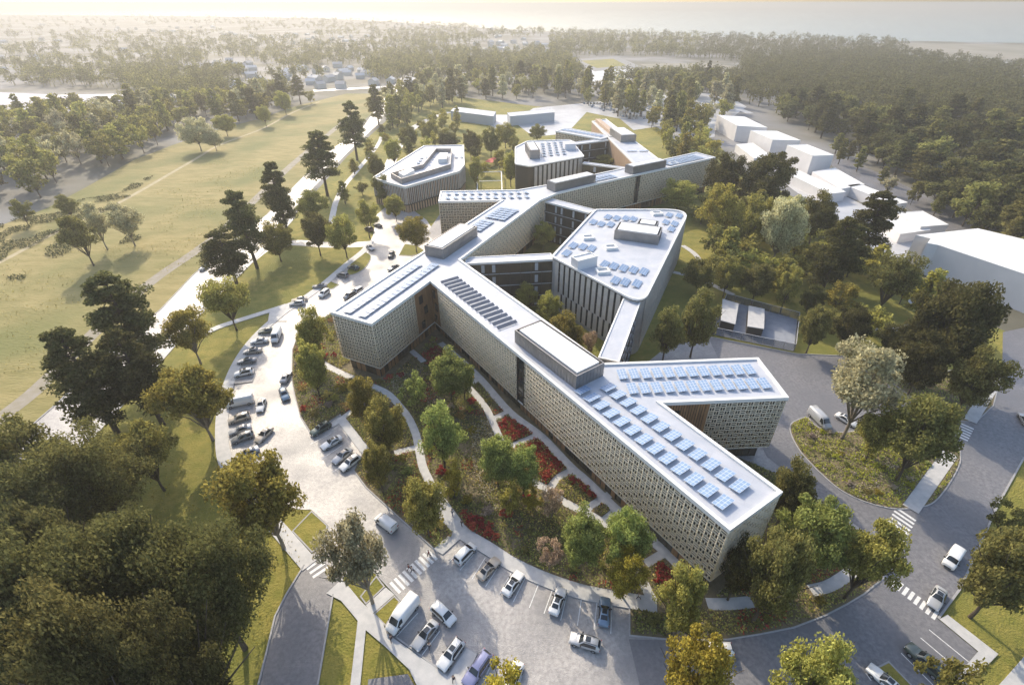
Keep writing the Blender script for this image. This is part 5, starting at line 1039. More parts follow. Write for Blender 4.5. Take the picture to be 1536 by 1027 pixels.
# ------------------------------------------------------------------ low planting: leaves nobody could count
def cover(name, label, mat, polys, dens, size, hgt, seed, patch=None, avoid=()):
    rng = np.random.default_rng(seed); rp = random.Random(seed); P = []
    for poly in polys:
        xs = [p[0] for p in poly]; ys = [p[1] for p in poly]; n = int(abs(area(poly)) * dens)
        bb = (max(xs) - min(xs)) * (max(ys) - min(ys)); m = int(bb * dens)
        for _ in range(m):
            x, y = rp.uniform(min(xs), max(xs)), rp.uniform(min(ys), max(ys))
            if not inside((x, y), poly) or any(inside((x, y), a) for a in avoid): continue
            k = noise.noise(Vector((x * .9, y * .9, seed))) * .5 + .5
            if patch and not patch(x, y): continue
            if near_walk(x, y): continue
            P.append((x, y, .22 + rp.random() ** .6 * hgt * (.35 + .9 * k)))
    if not P: return
    V, F = leaf_quads(np.array(P), size, rng, up=.5); o = put(name, npmesh(name, V, F, M[mat])); tag(o, label, 'planting', None, 'stuff')
WS = [(a, b, w) for p, w in PW for a, b in zip(p, p[1:])]
_grid = {}
for a, b, w in WS:
    L = math.hypot(b[0] - a[0], b[1] - a[1]); k = max(1, int(L / .4))
    for i in range(k + 1):
        x, y = a[0] + (b[0] - a[0]) * i / k, a[1] + (b[1] - a[1]) * i / k
        _grid.setdefault((int(x // 1.5), int(y // 1.5)), []).append((x, y, w / 2 + .08))
def near_walk(x, y):
    cx, cy = int(x // 1.5), int(y // 1.5)
    for i in (-1, 0, 1):
        for j in (-1, 0, 1):
            for (a, b, h) in _grid.get((cx + i, cy + j), ()):
                if (x - a) ** 2 + (y - b) ** 2 < h * h: return True
    return False
GIN = offset(ccw(GARDEN), .5)
RED = [[(-5.63,81.50), (-1.52,85.41), (5.07,78.40), (1.42,75.83), (-1.68,74.30), (-3.97,75.83)], [(-1.39,73.17), (5.07,78.40), (9.75,69.91), (6.56,66.15), (3.70,66.82), (0.67,69.04)], [(-21.92,112.75), (-15.59,104.23), (-13.56,100.83), (-24.25,104.23), (-27.88,107.17)], [(9.27,67.15), (12.60,66.15), (17.01,61.38), (14.96,60.17), (11.86,64.03)], [(-10.86,58.98), (-5.40,55.85), (-3.72,52.50), (-6.07,52.89), (-9.59,55.85)], [(22.97,48.74), (27.27,46.03), (24.46,43.58), (22.26,45.58)], [(-20.74,97.59), (-14.78,96.01), (-16.03,92.47), (-21.09,94.22)]]
MAUVE = [[(-10.67,81.50), (-6.80,84.08), (-4.88,77.40), (-2.75,71.70), (-0.64,63.24), (-2.44,57.97), (-5.50,57.97), (-7.68,63.24), (-9.89,71.70)], [(-32.76,99.46), (-27.12,100.83), (-26.54,92.96), (-30.45,92.47)]]
def fz(s, lo, hi, sc=.09): return lambda x, y: lo < noise.noise(Vector((x * sc, y * sc, s))) <= hi
HOLE = [offset(FP, -1.0)] if area(FP) > 0 else []
NOTRED = RED + MAUVE + HOLE
cover('red_ground_cover', 'low dark red shrubs planted in patches between the garden paths', 'cover_red', RED, 30, .36, .85, 21, fz(1.5, -.4, 9, .25), HOLE)
cover('red_ground_cover', 'few red shrubs strewn through the brown garden planting', 'cover_red', [GIN], 12, .34, .65, 22, fz(4.5, .27, 9, .2), NOTRED)
cover('mauve_ground_cover', 'grey mauve perennials in a drift down the garden', 'cover_mauve', MAUVE, 20, .32, .8, 23, None, HOLE)
cover('mauve_ground_cover', 'grey mauve perennials strewn through the garden beds', 'cover_mauve', [GIN], 9, .32, .7, 24, fz(7.5, .22, 9, .12), NOTRED)
cover('green_ground_cover', 'mixed green shrubs filling the garden beds', 'cover_green', [GIN], 15, .36, .8, 25, fz(2.5, -.2, 9), HOLE)
cover('dark_ground_cover', 'dark green shrubs in the hollows of the garden beds', 'cover_dark', [GIN], 10, .38, .8, 26, fz(2.5, -9, .05), HOLE)
cover('ochre_ground_cover', 'ochre grasses among the garden shrubs', 'cover_ochre', [GIN] + RED, 9, .32, .7, 27, fz(11.5, .0, 9, .16), HOLE)
ISL = offset(ISLAND, .4) if area(ISLAND) > 0 else offset(ISLAND[::-1], .4)
NB = offset(ccw(NORTHBED), .5)
# keep the two footpaths clear
for q, w in (([(72.54,59.57), (89.92,73.55)], 2.7), ([(101.14,83.21), (116.98,96.53), (123.82,103.08)], 2.5)):
    for a, b in zip(q, q[1:]):
        L = math.hypot(b[0] - a[0], b[1] - a[1]); k = int(L / .4)
        for i in range(k + 1): x, y = a[0] + (b[0] - a[0]) * i / k, a[1] + (b[1] - a[1]) * i / k; _grid.setdefault((int(x // 1.5), int(y // 1.5)), []).append((x, y, w / 2 + .1))
cover('lime_ground_cover', 'yellow-green low planting on the island by the right crossings', 'cover_lime', [ISL], 14, .36, .45, 31, fz(3.1, -.12, 9, .3))
cover('mauve_ground_cover', 'brownish low planting on the island by the right crossings', 'cover_mauve', [ISL], 9, .34, .4, 32, fz(6.1, .0, 9, .25))
cover('dark_ground_cover', 'dark low planting on the island and verge by the right crossings', 'cover_green', [ISL, NB], 9, .36, .4, 33)
cover('lawn_tufts', 'tufted longer grass in the lawns around the drive and the near trees', 'cover_lime', [[(-81.05,71.70), (-61.82,71.70), (-57.90,67.83), (-45.20,59.42), (-41.20,54.49), (-35.65,48.14), (-37.55,43.04), (-37.27,36.05), (-36.48,30.66), (-53.43,30.66), (-66.33,30.66)]], 2.2, .3, .16, 41, fz(8.1, -.1, 9, .15), [DRIVE])

SC = [[(-227.48,192.72), (-224.11,207.69), (-210.41,215.89), (-210.13,235.86), (-197.71,245.96), (-210.70,294.55), (-206.40,300.30), (-189.79,243.89), (-186.70,215.89), (-189.57,192.72), (-184.69,161.86), (-185.89,143.14)], [(-156.38,181.92), (-159.07,194.14), (-151.86,191.31), (-148.06,180.64)], [(-180.46,174.43), (-184.15,192.72), (-174.03,189.93), (-167.59,167.40)], [(-178.97,152.57), (-179.74,167.40), (-171.74,164.04), (-167.34,146.81)]]
cover('meadow_scrub', 'dark low scrub along the tree belt edge of the meadow', 'scrub', SC, 5, .55, .5, 51, fz(5.5, .06, 9, .11))
cover('meadow_tufts', 'dry grass tufts over the near part of the meadow', 'meadow_tuft', [[(-117.80,77.40), (-112.57,92.96), (-118.88,143.14), (-119.84,194.14), (-124.19,278.39), (-183.59,317.12), (-181.23,245.96), (-185.63,162.95), (-178.99,112.75)]], .5, .42, .2, 52, fz(2.2, .0, 9, .07))
# ---- shrubs one can count in the garden beds
rs_ = random.Random(77); SH = []
def shrub(label, mat, x, y, h, r, group):
    key = ('shrub', mat, rs_.randrange(2))
    if key not in PROTO:
        p = broad_parts(950 + key[2], r=3.0, h=5.0, nclump=22, per=70, leaf=.5, low=.02); PROTO[key] = npmesh('garden_shrub', p[1], p[2], M[mat])
    o = put('garden_shrub', PROTO[key], None, (x, y, .2), rs_.uniform(0, 6.28), (r / 3, r / 3, h / 5)); tag(o, label, 'shrub', group); SH.append((x, y))
def sow(polys, n, mats, lab, hh, rrr, gap):
    for poly in polys:
        xs = [p[0] for p in poly]; ys = [p[1] for p in poly]; k = 0
        for _ in range(n * 12):
            if k >= n: break
            x, y = rs_.uniform(min(xs), max(xs)), rs_.uniform(min(ys), max(ys))
            if not inside((x, y), poly) or inside((x, y), HOLE[0]) or any(near_walk(x + a, y + b) for a, b in ((0, 0), (.7, 0), (-.7, 0), (0, .7), (0, -.7))) or any((x - a) ** 2 + (y - b) ** 2 < gap * gap for a, b in SH): continue
            m = rs_.choice(mats); k += 1; shrub(lab[m], m, x, y, rs_.uniform(*hh), rs_.uniform(*rrr), 'shrubs of the garden beds')
sow(RED, 22, ['cover_red'], {'cover_red': 'rounded red shrub in a red patch of the garden'}, (.8, 1.3), (.7, 1.15), 1.25)
sow([GIN], 150, ['cover_lime', 'cover_green', 'cover_ochre', 'cover_mauve', 'olive', 'cover_green', 'cover_red'], {'cover_lime': 'light green shrub in the mixed garden beds', 'cover_green': 'dull green shrub in the mixed garden beds', 'cover_ochre': 'ochre coloured shrub in the mixed garden beds', 'cover_mauve': 'grey mauve shrub in the mixed garden beds', 'olive': 'olive leaved shrub in the mixed garden beds', 'cover_red': 'red shrub standing alone in the mixed garden beds'}, (.9, 1.9), (.8, 1.7), 2.2)
sow([ISL], 40, ['cover_lime', 'cover_green', 'cover_mauve'], {'cover_lime': 'light green shrub on the planted island', 'cover_green': 'dull green shrub on the planted island', 'cover_mauve': 'brownish shrub on the planted island'}, (.5, 1.0), (.6, 1.1), 1.6)
# ------------------------------------------------------------------ cars: lofted bodies, glass, wheels, lamps
def loft(st):
    """st = (x, half width, z low, z belt, half roof width, z top); 11 points a ring"""
    V = []; F = []
    for (x, w, z0, zb, wr, zt) in st:
        half = [(w * .84, z0), (w * .98, z0 + (zb - z0) * .28), (w, z0 + (zb - z0) * .68), (w * .95, zb), (wr, zt - min(.07, (zt - zb) * .35)), (wr * .62, zt)]
        ring = half + [(0, zt + .015)] + [(-a, b) for a, b in half[::-1]]
        V += [(x, y, z) for y, z in ring]
    n = 13; k = len(st)
    for i in range(k - 1):
        for j in range(n - 1): a = i * n + j; F.append((a, a + n, a + n + 1, a + 1))
        F.append((i * n + n - 1, (i + 1) * n + n - 1, (i + 1) * n, i * n))
    F.append(tuple(range(n))); F.append(tuple((k - 1) * n + j for j in range(n - 1, -1, -1)))
    return V, F
def patch(V, i0, i1, j0, j1, push, inset=.12):
    """glass laid just outside loft faces: stations i0..i1, ring points j0..j1, shrunk a little towards its middle"""
    n = 13; P = [[Vector(V[i * n + j]) for j in range(j0, j1 + 1)] for i in range(i0, i1 + 1)]
    c = sum((p for r in P for p in r), Vector()) / sum(len(r) for r in P); mb = MB(); up = Vector((0, 0, .9)); out = Vector((c.x * .0, c.y, c.z - .7)).normalized()
    Q = [[p + (c - p) * inset for p in r] for r in P]
    a, b, d = Q[0][0], Q[-1][0], Q[0][-1]; nn = (b - a).cross(d - a).normalized()
    if nn.dot(Vector((c.x * .35, c.y, c.z - .6))) < 0: nn = -nn
    vs = [tuple(p + nn * push) for r in Q for p in r]; m = len(Q[0]); fs = []
    for i in range(len(Q) - 1):
        for j in range(m - 1): fs.append((i * m + j, (i + 1) * m + j, (i + 1) * m + j + 1, i * m + j + 1))
    mb.add(vs, fs); return mb
SPEC = {
 # stations front (+x) to rear, then index spans of windscreen, side glass, rear window
 'saloon': ([(2.32, .70, .30, .58, .50, .62), (2.18, .82, .24, .68, .62, .74), (1.2, .90, .2, .82, .72, .92), (.72, .90, .2, .86, .74, .97), (-.05, .90, .2, .88, .56, 1.44), (-.95, .90, .2, .89, .57, 1.45), (-1.62, .90, .2, .90, .62, 1.06), (-2.15, .86, .22, .88, .70, 1.03), (-2.32, .76, .32, .78, .60, .88)], (3, 4), (3, 6), (5, 6), 1.38, -1.36, .33),
 'estate': ([(2.3, .72, .32, .62, .52, .68), (2.15, .84, .26, .74, .64, .84), (1.25, .92, .24, .90, .72, 1.02), (.85, .92, .24, .93, .76, 1.07), (.2, .92, .24, .95, .60, 1.58), (-.9, .92, .24, .96, .62, 1.64), (-1.85, .92, .24, .97, .60, 1.58), (-2.22, .90, .26, .96, .70, 1.1), (-2.32, .80, .34, .80, .66, .95)], (3, 4), (3, 6), (6, 7), 1.38, -1.38, .35),
 'minivan': ([(2.15, .74, .32, .7, .55, .78), (2.02, .85, .26, .82, .66, .95), (1.5, .90, .24, .96, .72, 1.12), (1.3, .90, .24, .98, .76, 1.2), (.55, .90, .24, 1.0, .66, 1.74), (-.8, .90, .24, 1.0, .70, 1.8), (-1.95, .90, .24, 1.0, .70, 1.76), (-2.12, .90, .26, .98, .78, 1.2), (-2.18, .82, .34, .84, .72, 1.0)], (3, 4), (3, 6), (6, 7), 1.3, -1.3, .33),
 'van': ([(2.95, .80, .34, .8, .6, .9), (2.82, .94, .28, .95, .74, 1.1), (2.35, 1.0, .26, 1.1, .8, 1.3), (2.15, 1.0, .26, 1.15, .84, 1.4), (1.45, 1.0, .26, 1.2, .8, 2.3), (.9, 1.0, .26, 1.2, .86, 2.45), (-2.85, 1.0, .26, 1.2, .88, 2.45), (-2.95, .99, .28, 1.2, .86, 2.38), (-2.98, .95, .34, 1.1, .84, 2.3)], (3, 4), (3, 5), (7, 8), 2.0, -1.9, .36),
 'cargo': ([(2.35, .78, .32, .74, .58, .84), (2.22, .90, .26, .88, .70, 1.0), (1.75, .94, .24, 1.0, .78, 1.16), (1.6, .94, .24, 1.05, .82, 1.24), (.98, .94, .24, 1.08, .76, 1.88), (.5, .94, .24, 1.08, .82, 1.96), (-2.15, .94, .24, 1.08, .84, 1.96), (-2.28, .93, .26, 1.08, .82, 1.9), (-2.32, .9, .32, 1.0, .8, 1.8)], (3, 4), (3, 5), (7, 8), 1.5, -1.45, .34),
 'pickup': ([(2.6, .80, .38, .75, .6, .86), (2.45, .93, .32, .88, .72, 1.0), (1.5, .97, .3, 1.0, .76, 1.12), (1.1, .97, .3, 1.02, .8, 1.16), (.45, .97, .3, 1.04, .66, 1.74), (-.9, .97, .3, 1.05, .68, 1.8), (-2.0, .97, .3, 1.05, .66, 1.74), (-2.5, .95, .32, 1.03, .74, 1.2), (-2.6, .86, .4, .9, .7, 1.05)], (3, 4), (3, 6), (6, 7), 1.55, -1.6, .39),
}
CARM = {}
def car_meshes(kind):
    if kind in CARM: return CARM[kind]
    st, ws, sg, rw, xf, xr, wr = SPEC[kind]; V, F = loft(st); bm = bmesh.new(); vs = [bm.verts.new(v) for v in V]
    for f in F: bm.faces.new([vs[i] for i in f])
    bmesh.ops.recalc_face_normals(bm, faces=bm.faces[:]); me = bpy.data.meshes.new('body'); bm.to_mesh(me); bm.free(); me.materials.append(M['white'])
    for p in me.polygons: p.use_smooth = True
    parts = [('windscreen', patch(V, ws[0], ws[1], 4, 8, .025, .10), 'glass'), ('rear_window', patch(V, rw[0], rw[1], 4, 8, .025, .16), 'glass')]
    for lo, hi in ((3, 4), (8, 9)): parts.append(('side_window', patch(V, sg[0], sg[1], lo, hi, .03, .13), 'glass'))
    W_ = []
    for x in (xf, xr):
        for s in (-1, 1):
            y = s * (st[3][1] - .1); t = MB(); r = MB(); k = 14
            def disc(mb, rad, y0, y1):
                o = len(mb.v)
                for yy in (y0, y1): mb.v += [(x + math.cos(6.2832 * q / k) * rad, yy, wr + math.sin(6.2832 * q / k) * rad) for q in range(k)]
                for q in range(k): mb.f.append((o + q, o + (q + 1) % k, o + k + (q + 1) % k, o + k + q)); mb.m.append(0)
                mb.f += [tuple(range(o + k - 1, o - 1, -1)), tuple(range(o + k, o + 2 * k))]; mb.m += [0, 0]
            disc(t, wr, y - .1, y + .125 if s > 0 else y + .1) if s > 0 else disc(t, wr, y - .125, y + .1)
            disc(r, wr * .62, y + s * .06, y + s * .135); W_.append((t.mesh('wheel', M['tyre']), r.mesh('rim', M['rim'])))
    fx, fw_, fz0, fzb = st[1][0], st[1][1], st[1][2], st[1][3]; rx, rw_, rzb = st[-2][0], st[-2][1], st[-2][3]; lam = []
    for s in (-1, 1):
        m = MB(); m.box((fx + .0, s * fw_ * .72, fzb - .1), (.22, .34, .15)); lam.append(('headlight', m.mesh('headlight', M['lens'])))
        m = MB(); m.box((rx - .02, s * rw_ * .80, rzb - .1), (.16, .26, .2)); lam.append(('tail_light', m.mesh('tail_light', M['tail'])))
        m = MB(); m.box((st[3][0] - .35, s * (st[3][1] + .09), st[3][3] + .09), (.16, .2, .15)); lam.append(('wing_mirror', m.mesh('wing_mirror', M['trim'])))
    ex = []
    m = MB(); m.box((st[0][0] + .0, 0, st[0][2] + .12), (.06, st[0][1] * 1.3, .16)); ex.append(('grille', m.mesh('grille', M['trim'])))
    if kind in ('estate', 'pickup'):
        m = MB()
        for s in (-1, 1): m.box((-.8, s * .56, st[5][5] + .03), (2.0, .05, .06))
        ex.append(('roof_rail', m.mesh('roof_rail', M['trim'])))
    if kind in ('saloon', 'estate'):
        m = MB(); m.box((-.42, 0, st[5][5] + .022), (.75, .74, .02)); ex.append(('sunroof', m.mesh('sunroof', M['glass'])))
    CARM[kind] = (me, [(n, b.mesh(n, M[g])) for n, b, g in parts], W_, lam + ex); return CARM[kind]
BODY = {}
def car(name, label, cat, kind, colr, p, z=.12, group=None, scale=1.0, full=True):
    (x0, y0), (x1, y1) = p; me, parts, wh, lam = car_meshes(kind); k = (kind, colr)
    if k not in BODY: b = me.copy(); b.materials[0] = M[colr]; BODY[k] = b
    t = thing(name, label, cat, ((x0 + x1) / 2, (y0 + y1) / 2, z), math.atan2(y1 - y0, x1 - x0), group)
    bo = put('body', BODY[k], t)
    for n, m in parts: put(n, m, t)
    if full:
        for a, b in wh: w = put('wheel', a, t); put('rim', b, w)
        for n, m in lam: put(n, m, t)
    else:
        for a, b in wh: put('wheel', a, t)
    return t
CARS = [
 ('suv', 'dark green SUV with pale roof on the bend of the drive below the lawn island', 'estate', 'green_paint', [(-55.80,159.34), (-61.87,162.57)]),
 ('hatchback', 'grey-green hatchback beside the dark green SUV on the drive bend', 'minivan', 'grey_paint', [(-58.77,154.18), (-62.88,155.70)]),
 ('saloon_car', 'dark grey saloon at the kerb of the upper drive, a white hatchback next to it', 'saloon', 'grey_paint', [(-64.10,147.36), (-68.12,146.89)]),
 ('hatchback', 'white hatchback driving down the upper drive', 'minivan', 'white', [(-62.12,144.57), (-63.81,139.22)]),
 ('suv', 'silver SUV at the kerb just above the feathery olive tree', 'estate', 'silver_paint', [(-66.98,136.24), (-71.70,134.98)]),
 ('saloon_car', 'pale saloon tucked behind the silver SUV by the feathery tree', 'saloon', 'beige_paint', [(-67.89,138.79), (-71.20,137.50)]),
 ('hatchback', 'dark car half hidden behind the roof edge of the left arm, the nearer one', 'minivan', 'grey_paint', [(-53.55,141.86), (-55.15,139.22)]),
 ('hatchback', 'white car half hidden behind the roof edge of the left arm, the farther one', 'minivan', 'white', [(-51.81,145.03), (-53.55,141.86)]),
 ('saloon_car', 'grey-green saloon topmost in the outer row of the bend', 'saloon', 'green_paint', [(-70.52,120.45), (-73.88,119.40)]),
 ('van', 'white van driving past the top of the outer row', 'van', 'white', [(-68.77,120.49), (-67.58,113.38)]),
 ('saloon_car', 'white saloon parked beside the driving white van', 'saloon', 'white', [(-69.91,115.32), (-74.28,114.32)]),
 ('saloon_car', 'beige saloon second below the driving white van', 'saloon', 'beige_paint', [(-69.87,110.48), (-73.93,109.54)]),
 ('saloon_car', 'dark saloon just above the white SUV in the kerbed bay', 'saloon', 'grey_paint', [(-69.48,105.91), (-73.26,105.03)]),
 ('suv', 'white SUV in the kerbed end bay of the outer row', 'estate', 'white', [(-68.02,101.03), (-71.60,99.66)]),
 ('saloon_car', 'silver car driving up the drive close to the planting', 'saloon', 'silver_paint', [(-58.43,96.45), (-58.54,101.03)]),
 ('suv', 'blue-grey SUV driving down the drive close to the planting', 'estate', 'blue_paint', [(-57.69,94.13), (-54.85,89.71)]),
 ('van', 'long white van parked in the outer row', 'van', 'white', [(-63.28,89.83), (-67.65,88.18)]),
 ('saloon_car', 'white saloon driving past the long white van', 'saloon', 'white', [(-60.79,90.42), (-59.57,85.76)]),
 ('suv', 'beige pickup-like SUV directly below the long white van', 'estate', 'beige_paint', [(-61.36,84.65), (-65.09,82.68)]),
 ('saloon_car', 'silver saloon second below the long white van', 'saloon', 'silver_paint', [(-59.57,80.98), (-63.09,79.11)]),
 ('suv', 'dark blue-grey SUV third below the long white van', 'estate', 'grey_paint', [(-57.97,78.71), (-61.41,76.51)]),
 ('saloon_car', 'pale blue saloon lowest in the outer row above the golden tree', 'saloon', 'silver_paint', [(-55.09,74.39), (-58.06,71.78)]),
 ('saloon_car', 'beige saloon turning out beside the dark blue-grey SUV', 'saloon', 'beige_paint', [(-54.90,80.35), (-56.01,76.51)]),
 ('suv', 'dark olive SUV with white roof in the bay of four by the garden', 'estate', 'green_paint', [(-42.25,82.04), (-45.33,78.50)]),
 ('saloon_car', 'white saloon second in the bay of four by the garden', 'saloon', 'white', [(-38.59,77.70), (-41.59,74.58)]),
 ('saloon_car', 'silver saloon third in the bay of four by the garden', 'saloon', 'silver_paint', [(-35.77,73.82), (-37.66,70.88)]),
 ('suv', 'white estate last in the bay of four by the garden', 'estate', 'white', [(-33.55,71.78), (-35.51,69.11)]),
 ('van', 'white panel van driving on the drive near the silvery tree', 'cargo', 'white', [(-21.64,54.39), (-26.51,58.01)]),
 ('minivan', 'white minivan first in the curved row under the ring footpath', 'minivan', 'white', [(-10.38,48.78), (-8.15,51.64)]),
 ('saloon_car', 'bronze saloon second in the curved row under the ring footpath', 'saloon', 'beige_paint', [(-6.31,46.19), (-4.02,48.90)]),
 ('saloon_car', 'pearl white saloon third in the curved row under the ring footpath', 'saloon', 'white', [(-2.22,43.30), (0.00,46.65)]),
 ('saloon_car', 'white saloon with black roof glass standing alone between empty bays', 'saloon', 'white', [(4.99,39.96), (6.82,44.28)]),
 ('saloon_car', 'steel blue car last in the curved row under the ring footpath', 'saloon', 'blue_paint', [(12.53,38.47), (13.39,42.44)]),
 ('suv', 'silver SUV crossing the open middle of the car park', 'estate', 'silver_paint', [(11.43,35.45), (7.56,36.65)]),
 ('van', 'large white van by the kerb and the lower lawn wedge', 'van', 'white', [(-16.35,42.32), (-19.35,37.40)]),
 ('saloon_car', 'grey saloon beside the large white van', 'saloon', 'silver_paint', [(-12.78,38.86), (-15.26,35.18)]),
 ('minivan', 'white minivan reversing behind the grey saloon', 'minivan', 'white', [(-13.44,41.44), (-9.93,38.61)]),
 ('suv', 'cream white estate in the bay next to two strollers', 'estate', 'white', [(-8.78,36.09), (-11.06,32.63)]),
 ('pickup', 'violet blue pickup at the bottom edge by the pavement corner', 'pickup', 'purple_paint', [(-4.68,34.24), (-7.22,30.59)]),
 ('saloon_car', 'white car at the bottom edge behind the low yellow-green tree', 'saloon', 'white', [(-0.38,32.63), (-1.63,29.82)]),
 ('van', 'white van on the right road', 'cargo', 'white', [(75.35,51.26), (70.11,47.23)]),
 ('saloon_car', 'silver saloon driving over the lower right zebra crossing', 'saloon', 'silver_paint', [(67.33,44.06), (63.64,40.97)]),
 ('suv', 'white SUV with sunroof by the yellow-olive tree at the bottom', 'estate', 'white', [(30.65,35.00), (26.24,35.09)]),
 ('pickup', 'dark green pickup in the bay at the bottom right', 'pickup', 'green_paint', [(58.46,31.41), (56.49,35.22)]),
 ('hatchback', 'white car beside the lawn island at the bottom right edge', 'saloon', 'white', [(51.18,29.74), (49.59,32.12)]),
 ('saloon_car', 'pale car cut by the right edge on the road', 'saloon', 'silver_paint', [(112.34,80.77), (114.39,85.54)]),
 ('van', 'grey van parked above the planted island under the pale flowering tree', 'van', 'silver_paint', [(66.41,86.56), (67.74,79.62)]),
 ('saloon_car', 'white car behind the grey van on the back road', 'saloon', 'white', [(72.24,84.65), (74.18,81.61)]),
 ('saloon_car', 'dark saloon at the foot of the pavilion', 'saloon', 'black_paint', [(-57.54,199.68), (-62.08,203.49)]),
 ('hatchback', 'dark hatchback at the kerb behind the thin tree in the drive', 'minivan', 'black_paint', [(-60.80,195.98), (-63.83,198.19)]),
 ('saloon_car', 'silver saloon between the lawn island and the golden tree, driving', 'saloon', 'silver_paint', [(-59.43,180.93), (-54.88,175.90)]),
 ('suv', 'black box shaped SUV left of the golden tree', 'estate', 'black_paint', [(-47.57,174.67), (-47.80,168.74)]),
 ('saloon_car', 'reddish grey car nearest the roof edge below the golden tree', 'saloon', 'grey_paint', [(-43.62,162.57), (-45.76,159.34)]),
 ('saloon_car', 'silver car on the boundary road by the dark pines', 'saloon', 'silver_paint', [(-111.50,163.67), (-111.80,158.82)]),
]
for (n, lab, k, c, p) in CARS: car(n, lab, 'van' if n in ('van', 'minivan') else 'pickup' if n == 'pickup' else 'car', k, c, p, .15 if p[0][0] > 40 else .125)
# the far car park, cars a few pixels long
cols = ['white', 'silver_paint', 'grey_paint', 'black_paint', 'blue_paint', 'beige_paint']; rc = random.Random(3)
FARLOT = [(52.93,532.53), (154.72,584.96), (180.97,566.47), (128.51,432.74), (111.18,427.29), (91.03,432.74), (69.81,474.71)]
cx, cy = sum(p[0] for p in FARLOT) / len(FARLOT), sum(p[1] for p in FARLOT) / len(FARLOT)
n_far = 0
for row in range(-9, 10):
    for k in range(-34, 35):
        x, y = cx + k * 3.0 + row * 2, cy + row * 9.0
        if not inside((x, y), FARLOT) or rc.random() < .45 or n_far > 130: continue
        n_far += 1; car('parked_car', 'tiny parked car in a row of the north car park behind the campus', 'car', rc.choice(['saloon', 'estate']), rc.choice(cols), ((x, y - 2), (x + .3, y + 2)), .1, 'cars in the north car park', full=False)
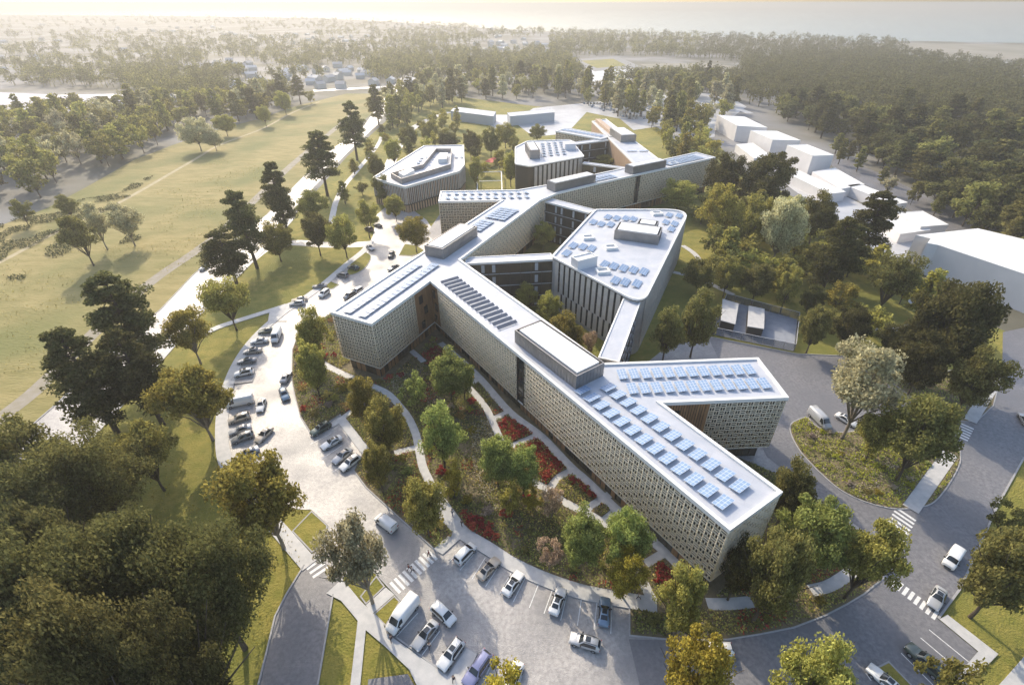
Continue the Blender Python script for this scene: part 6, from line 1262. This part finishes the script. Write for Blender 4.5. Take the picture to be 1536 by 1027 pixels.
# ------------------------------------------------------------------ people
def person(label, x, y, face, top, legs, stride=.32, z=.15, arm=.25):
    t = thing('person', label, 'person', (x, y, z), face)
    def skin_mesh(name, V, E, Rd, m, lv=1):
        me = bpy.data.meshes.new(name + '_cage'); me.from_pydata(V, E, []); o = bpy.data.objects.new(name + '_cage', me); col.objects.link(o); md = o.modifiers.new('skin', 'SKIN')
        for i, r in enumerate(Rd): me.skin_vertices[0].data[i].radius = r
        me.skin_vertices[0].data[0].use_root = True
        sb = o.modifiers.new('sub', 'SUBSURF'); sb.levels = lv; sb.render_levels = lv
        dg = bpy.context.evaluated_depsgraph_get(); out = bpy.data.meshes.new_from_object(o.evaluated_get(dg)); out.name = name; out.materials.clear(); out.materials.append(m)
        for p in out.polygons: p.use_smooth = True
        bpy.data.objects.remove(o); return put(name, out, t)
    s = stride
    J = [(0, 0, .95), (0, 0, 1.18), (0, 0, 1.42), (.02, 0, 1.52), (.04, 0, 1.64), (.05, 0, 1.74),
         (0, .19, 1.40), (arm * .3, .24, 1.14), (arm, .22, .92), (0, -.19, 1.40), (-arm * .3, -.24, 1.14), (-arm * .6, -.22, .92),
         (0, .1, .90), (-s * .3 + .08, .1, .50), (-s, .1, .09), (-s + .16, .1, .04), (0, -.1, .90), (s * .55 + .05, -.1, .50), (s, -.1, .09), (s + .17, -.1, .04)]
    Ed = [(0, 1), (1, 2), (2, 3), (3, 4), (4, 5), (2, 6), (6, 7), (7, 8), (2, 9), (9, 10), (10, 11), (0, 12), (12, 13), (13, 14), (14, 15), (0, 16), (16, 17), (17, 18), (18, 19)]
    Rd = [(.13, .1), (.12, .095), (.13, .095), (.055, .055), (.092, .085), (.07, .07), (.06, .06), (.045, .045), (.035, .035), (.06, .06), (.045, .045), (.035, .035), (.085, .085), (.06, .06), (.042, .042), (.035, .035), (.085, .085), (.06, .06), (.042, .042), (.035, .035)]
    skin_mesh('body', J, Ed, Rd, M['skin'])
    T_ = [J[0], J[1], J[2], J[6], J[7], J[9], J[10]]; skin_mesh('jacket', T_, [(0, 1), (1, 2), (2, 3), (3, 4), (2, 5), (5, 6)], [(.155, .125), (.145, .12), (.15, .115), (.075, .075), (.062, .062), (.075, .075), (.062, .062)], M[top])
    L_ = [J[0], J[12], J[13], J[14], J[16], J[17], J[18]]; skin_mesh('trousers', L_, [(0, 1), (1, 2), (2, 3), (0, 4), (4, 5), (5, 6)], [(.15, .12), (.1, .1), (.075, .075), (.058, .058), (.1, .1), (.075, .075), (.058, .058)], M[legs])
    hm = MB(); rings = 5; seg = 10
    for i in range(rings + 1):
        a = math.pi * .52 * i / rings; hm.v += [(.035 + .112 * math.sin(a) * math.cos(6.2832 * k / seg) - .012, .105 * math.sin(a) * math.sin(6.2832 * k / seg), 1.68 + .12 * math.cos(a)) for k in range(seg)]
    for i in range(rings):
        for k in range(seg): hm.f.append((i * seg + k, (i + 1) * seg + k, (i + 1) * seg + (k + 1) % seg, i * seg + (k + 1) % seg)); hm.m.append(0)
    hm.build('hair', M['hair'], t, True); return t
PE = [(-18.38,47.55), (-17.77,47.19), (-15.44,50.09), (-12.38,58.26), (-10.44,55.99), (-18.89,36.33), (-13.14,35.41), (-9.16,31.07), (18.64,42.61)]
person('person in a red jacket on the zebra crossing, walking with a companion', *PE[0], .75, 'cloth_red', 'cloth_dark')
person('person in white on the zebra crossing next to the red jacket', *PE[1], .8, 'cloth_white', 'cloth_dark')
person('person in a red jacket at the garden end of the zebra crossing', *PE[2], -2.3, 'cloth_red', 'cloth_dark')
person('person in pale clothes on the garden path under the wide olive tree', *PE[3], -1.0, 'cloth_white', 'cloth_blue', z=.29)
person('person in dark green clothes at the corner of the ring footpath', *PE[4], 2.2, 'cloth_dark', 'cloth_dark', z=.29)
person('person in dark clothes on the pavement below the large white van', *PE[5], 2.0, 'cloth_dark', 'cloth_dark', z=.26)
person('person in white walking between the grey saloon and the cream estate', *PE[6], -1.2, 'cloth_white', 'cloth_dark')
person('person in black at the corner of the car park pavement', *PE[7], 1.5, 'cloth_dark', 'cloth_dark', z=.26)
person('person in a white top and black trousers striding on the ring footpath', *PE[8], .1, 'cloth_white', 'cloth_dark', z=.29)
# ------------------------------------------------------------------ haze: one even box of air round everything
hz = MB(); hz.box((0, 0, 40.0), (81000, 81000, 82.0)); hm_ = bpy.data.materials.new('haze_air'); hm_.use_nodes = True; hn = hm_.node_tree.nodes; hn.clear()
ho = hn.new('ShaderNodeOutputMaterial'); hv = hn.new('ShaderNodeVolumePrincipled'); hv.inputs['Color'].default_value = (.47, .465, .455, 1); hv.inputs['Density'].default_value = .0004; hv.inputs['Anisotropy'].default_value = .38
hm_.node_tree.links.new(hv.outputs[0], ho.inputs['Volume'])
ho_ = hz.build('haze', hm_); ho_['kind'] = 'stuff'
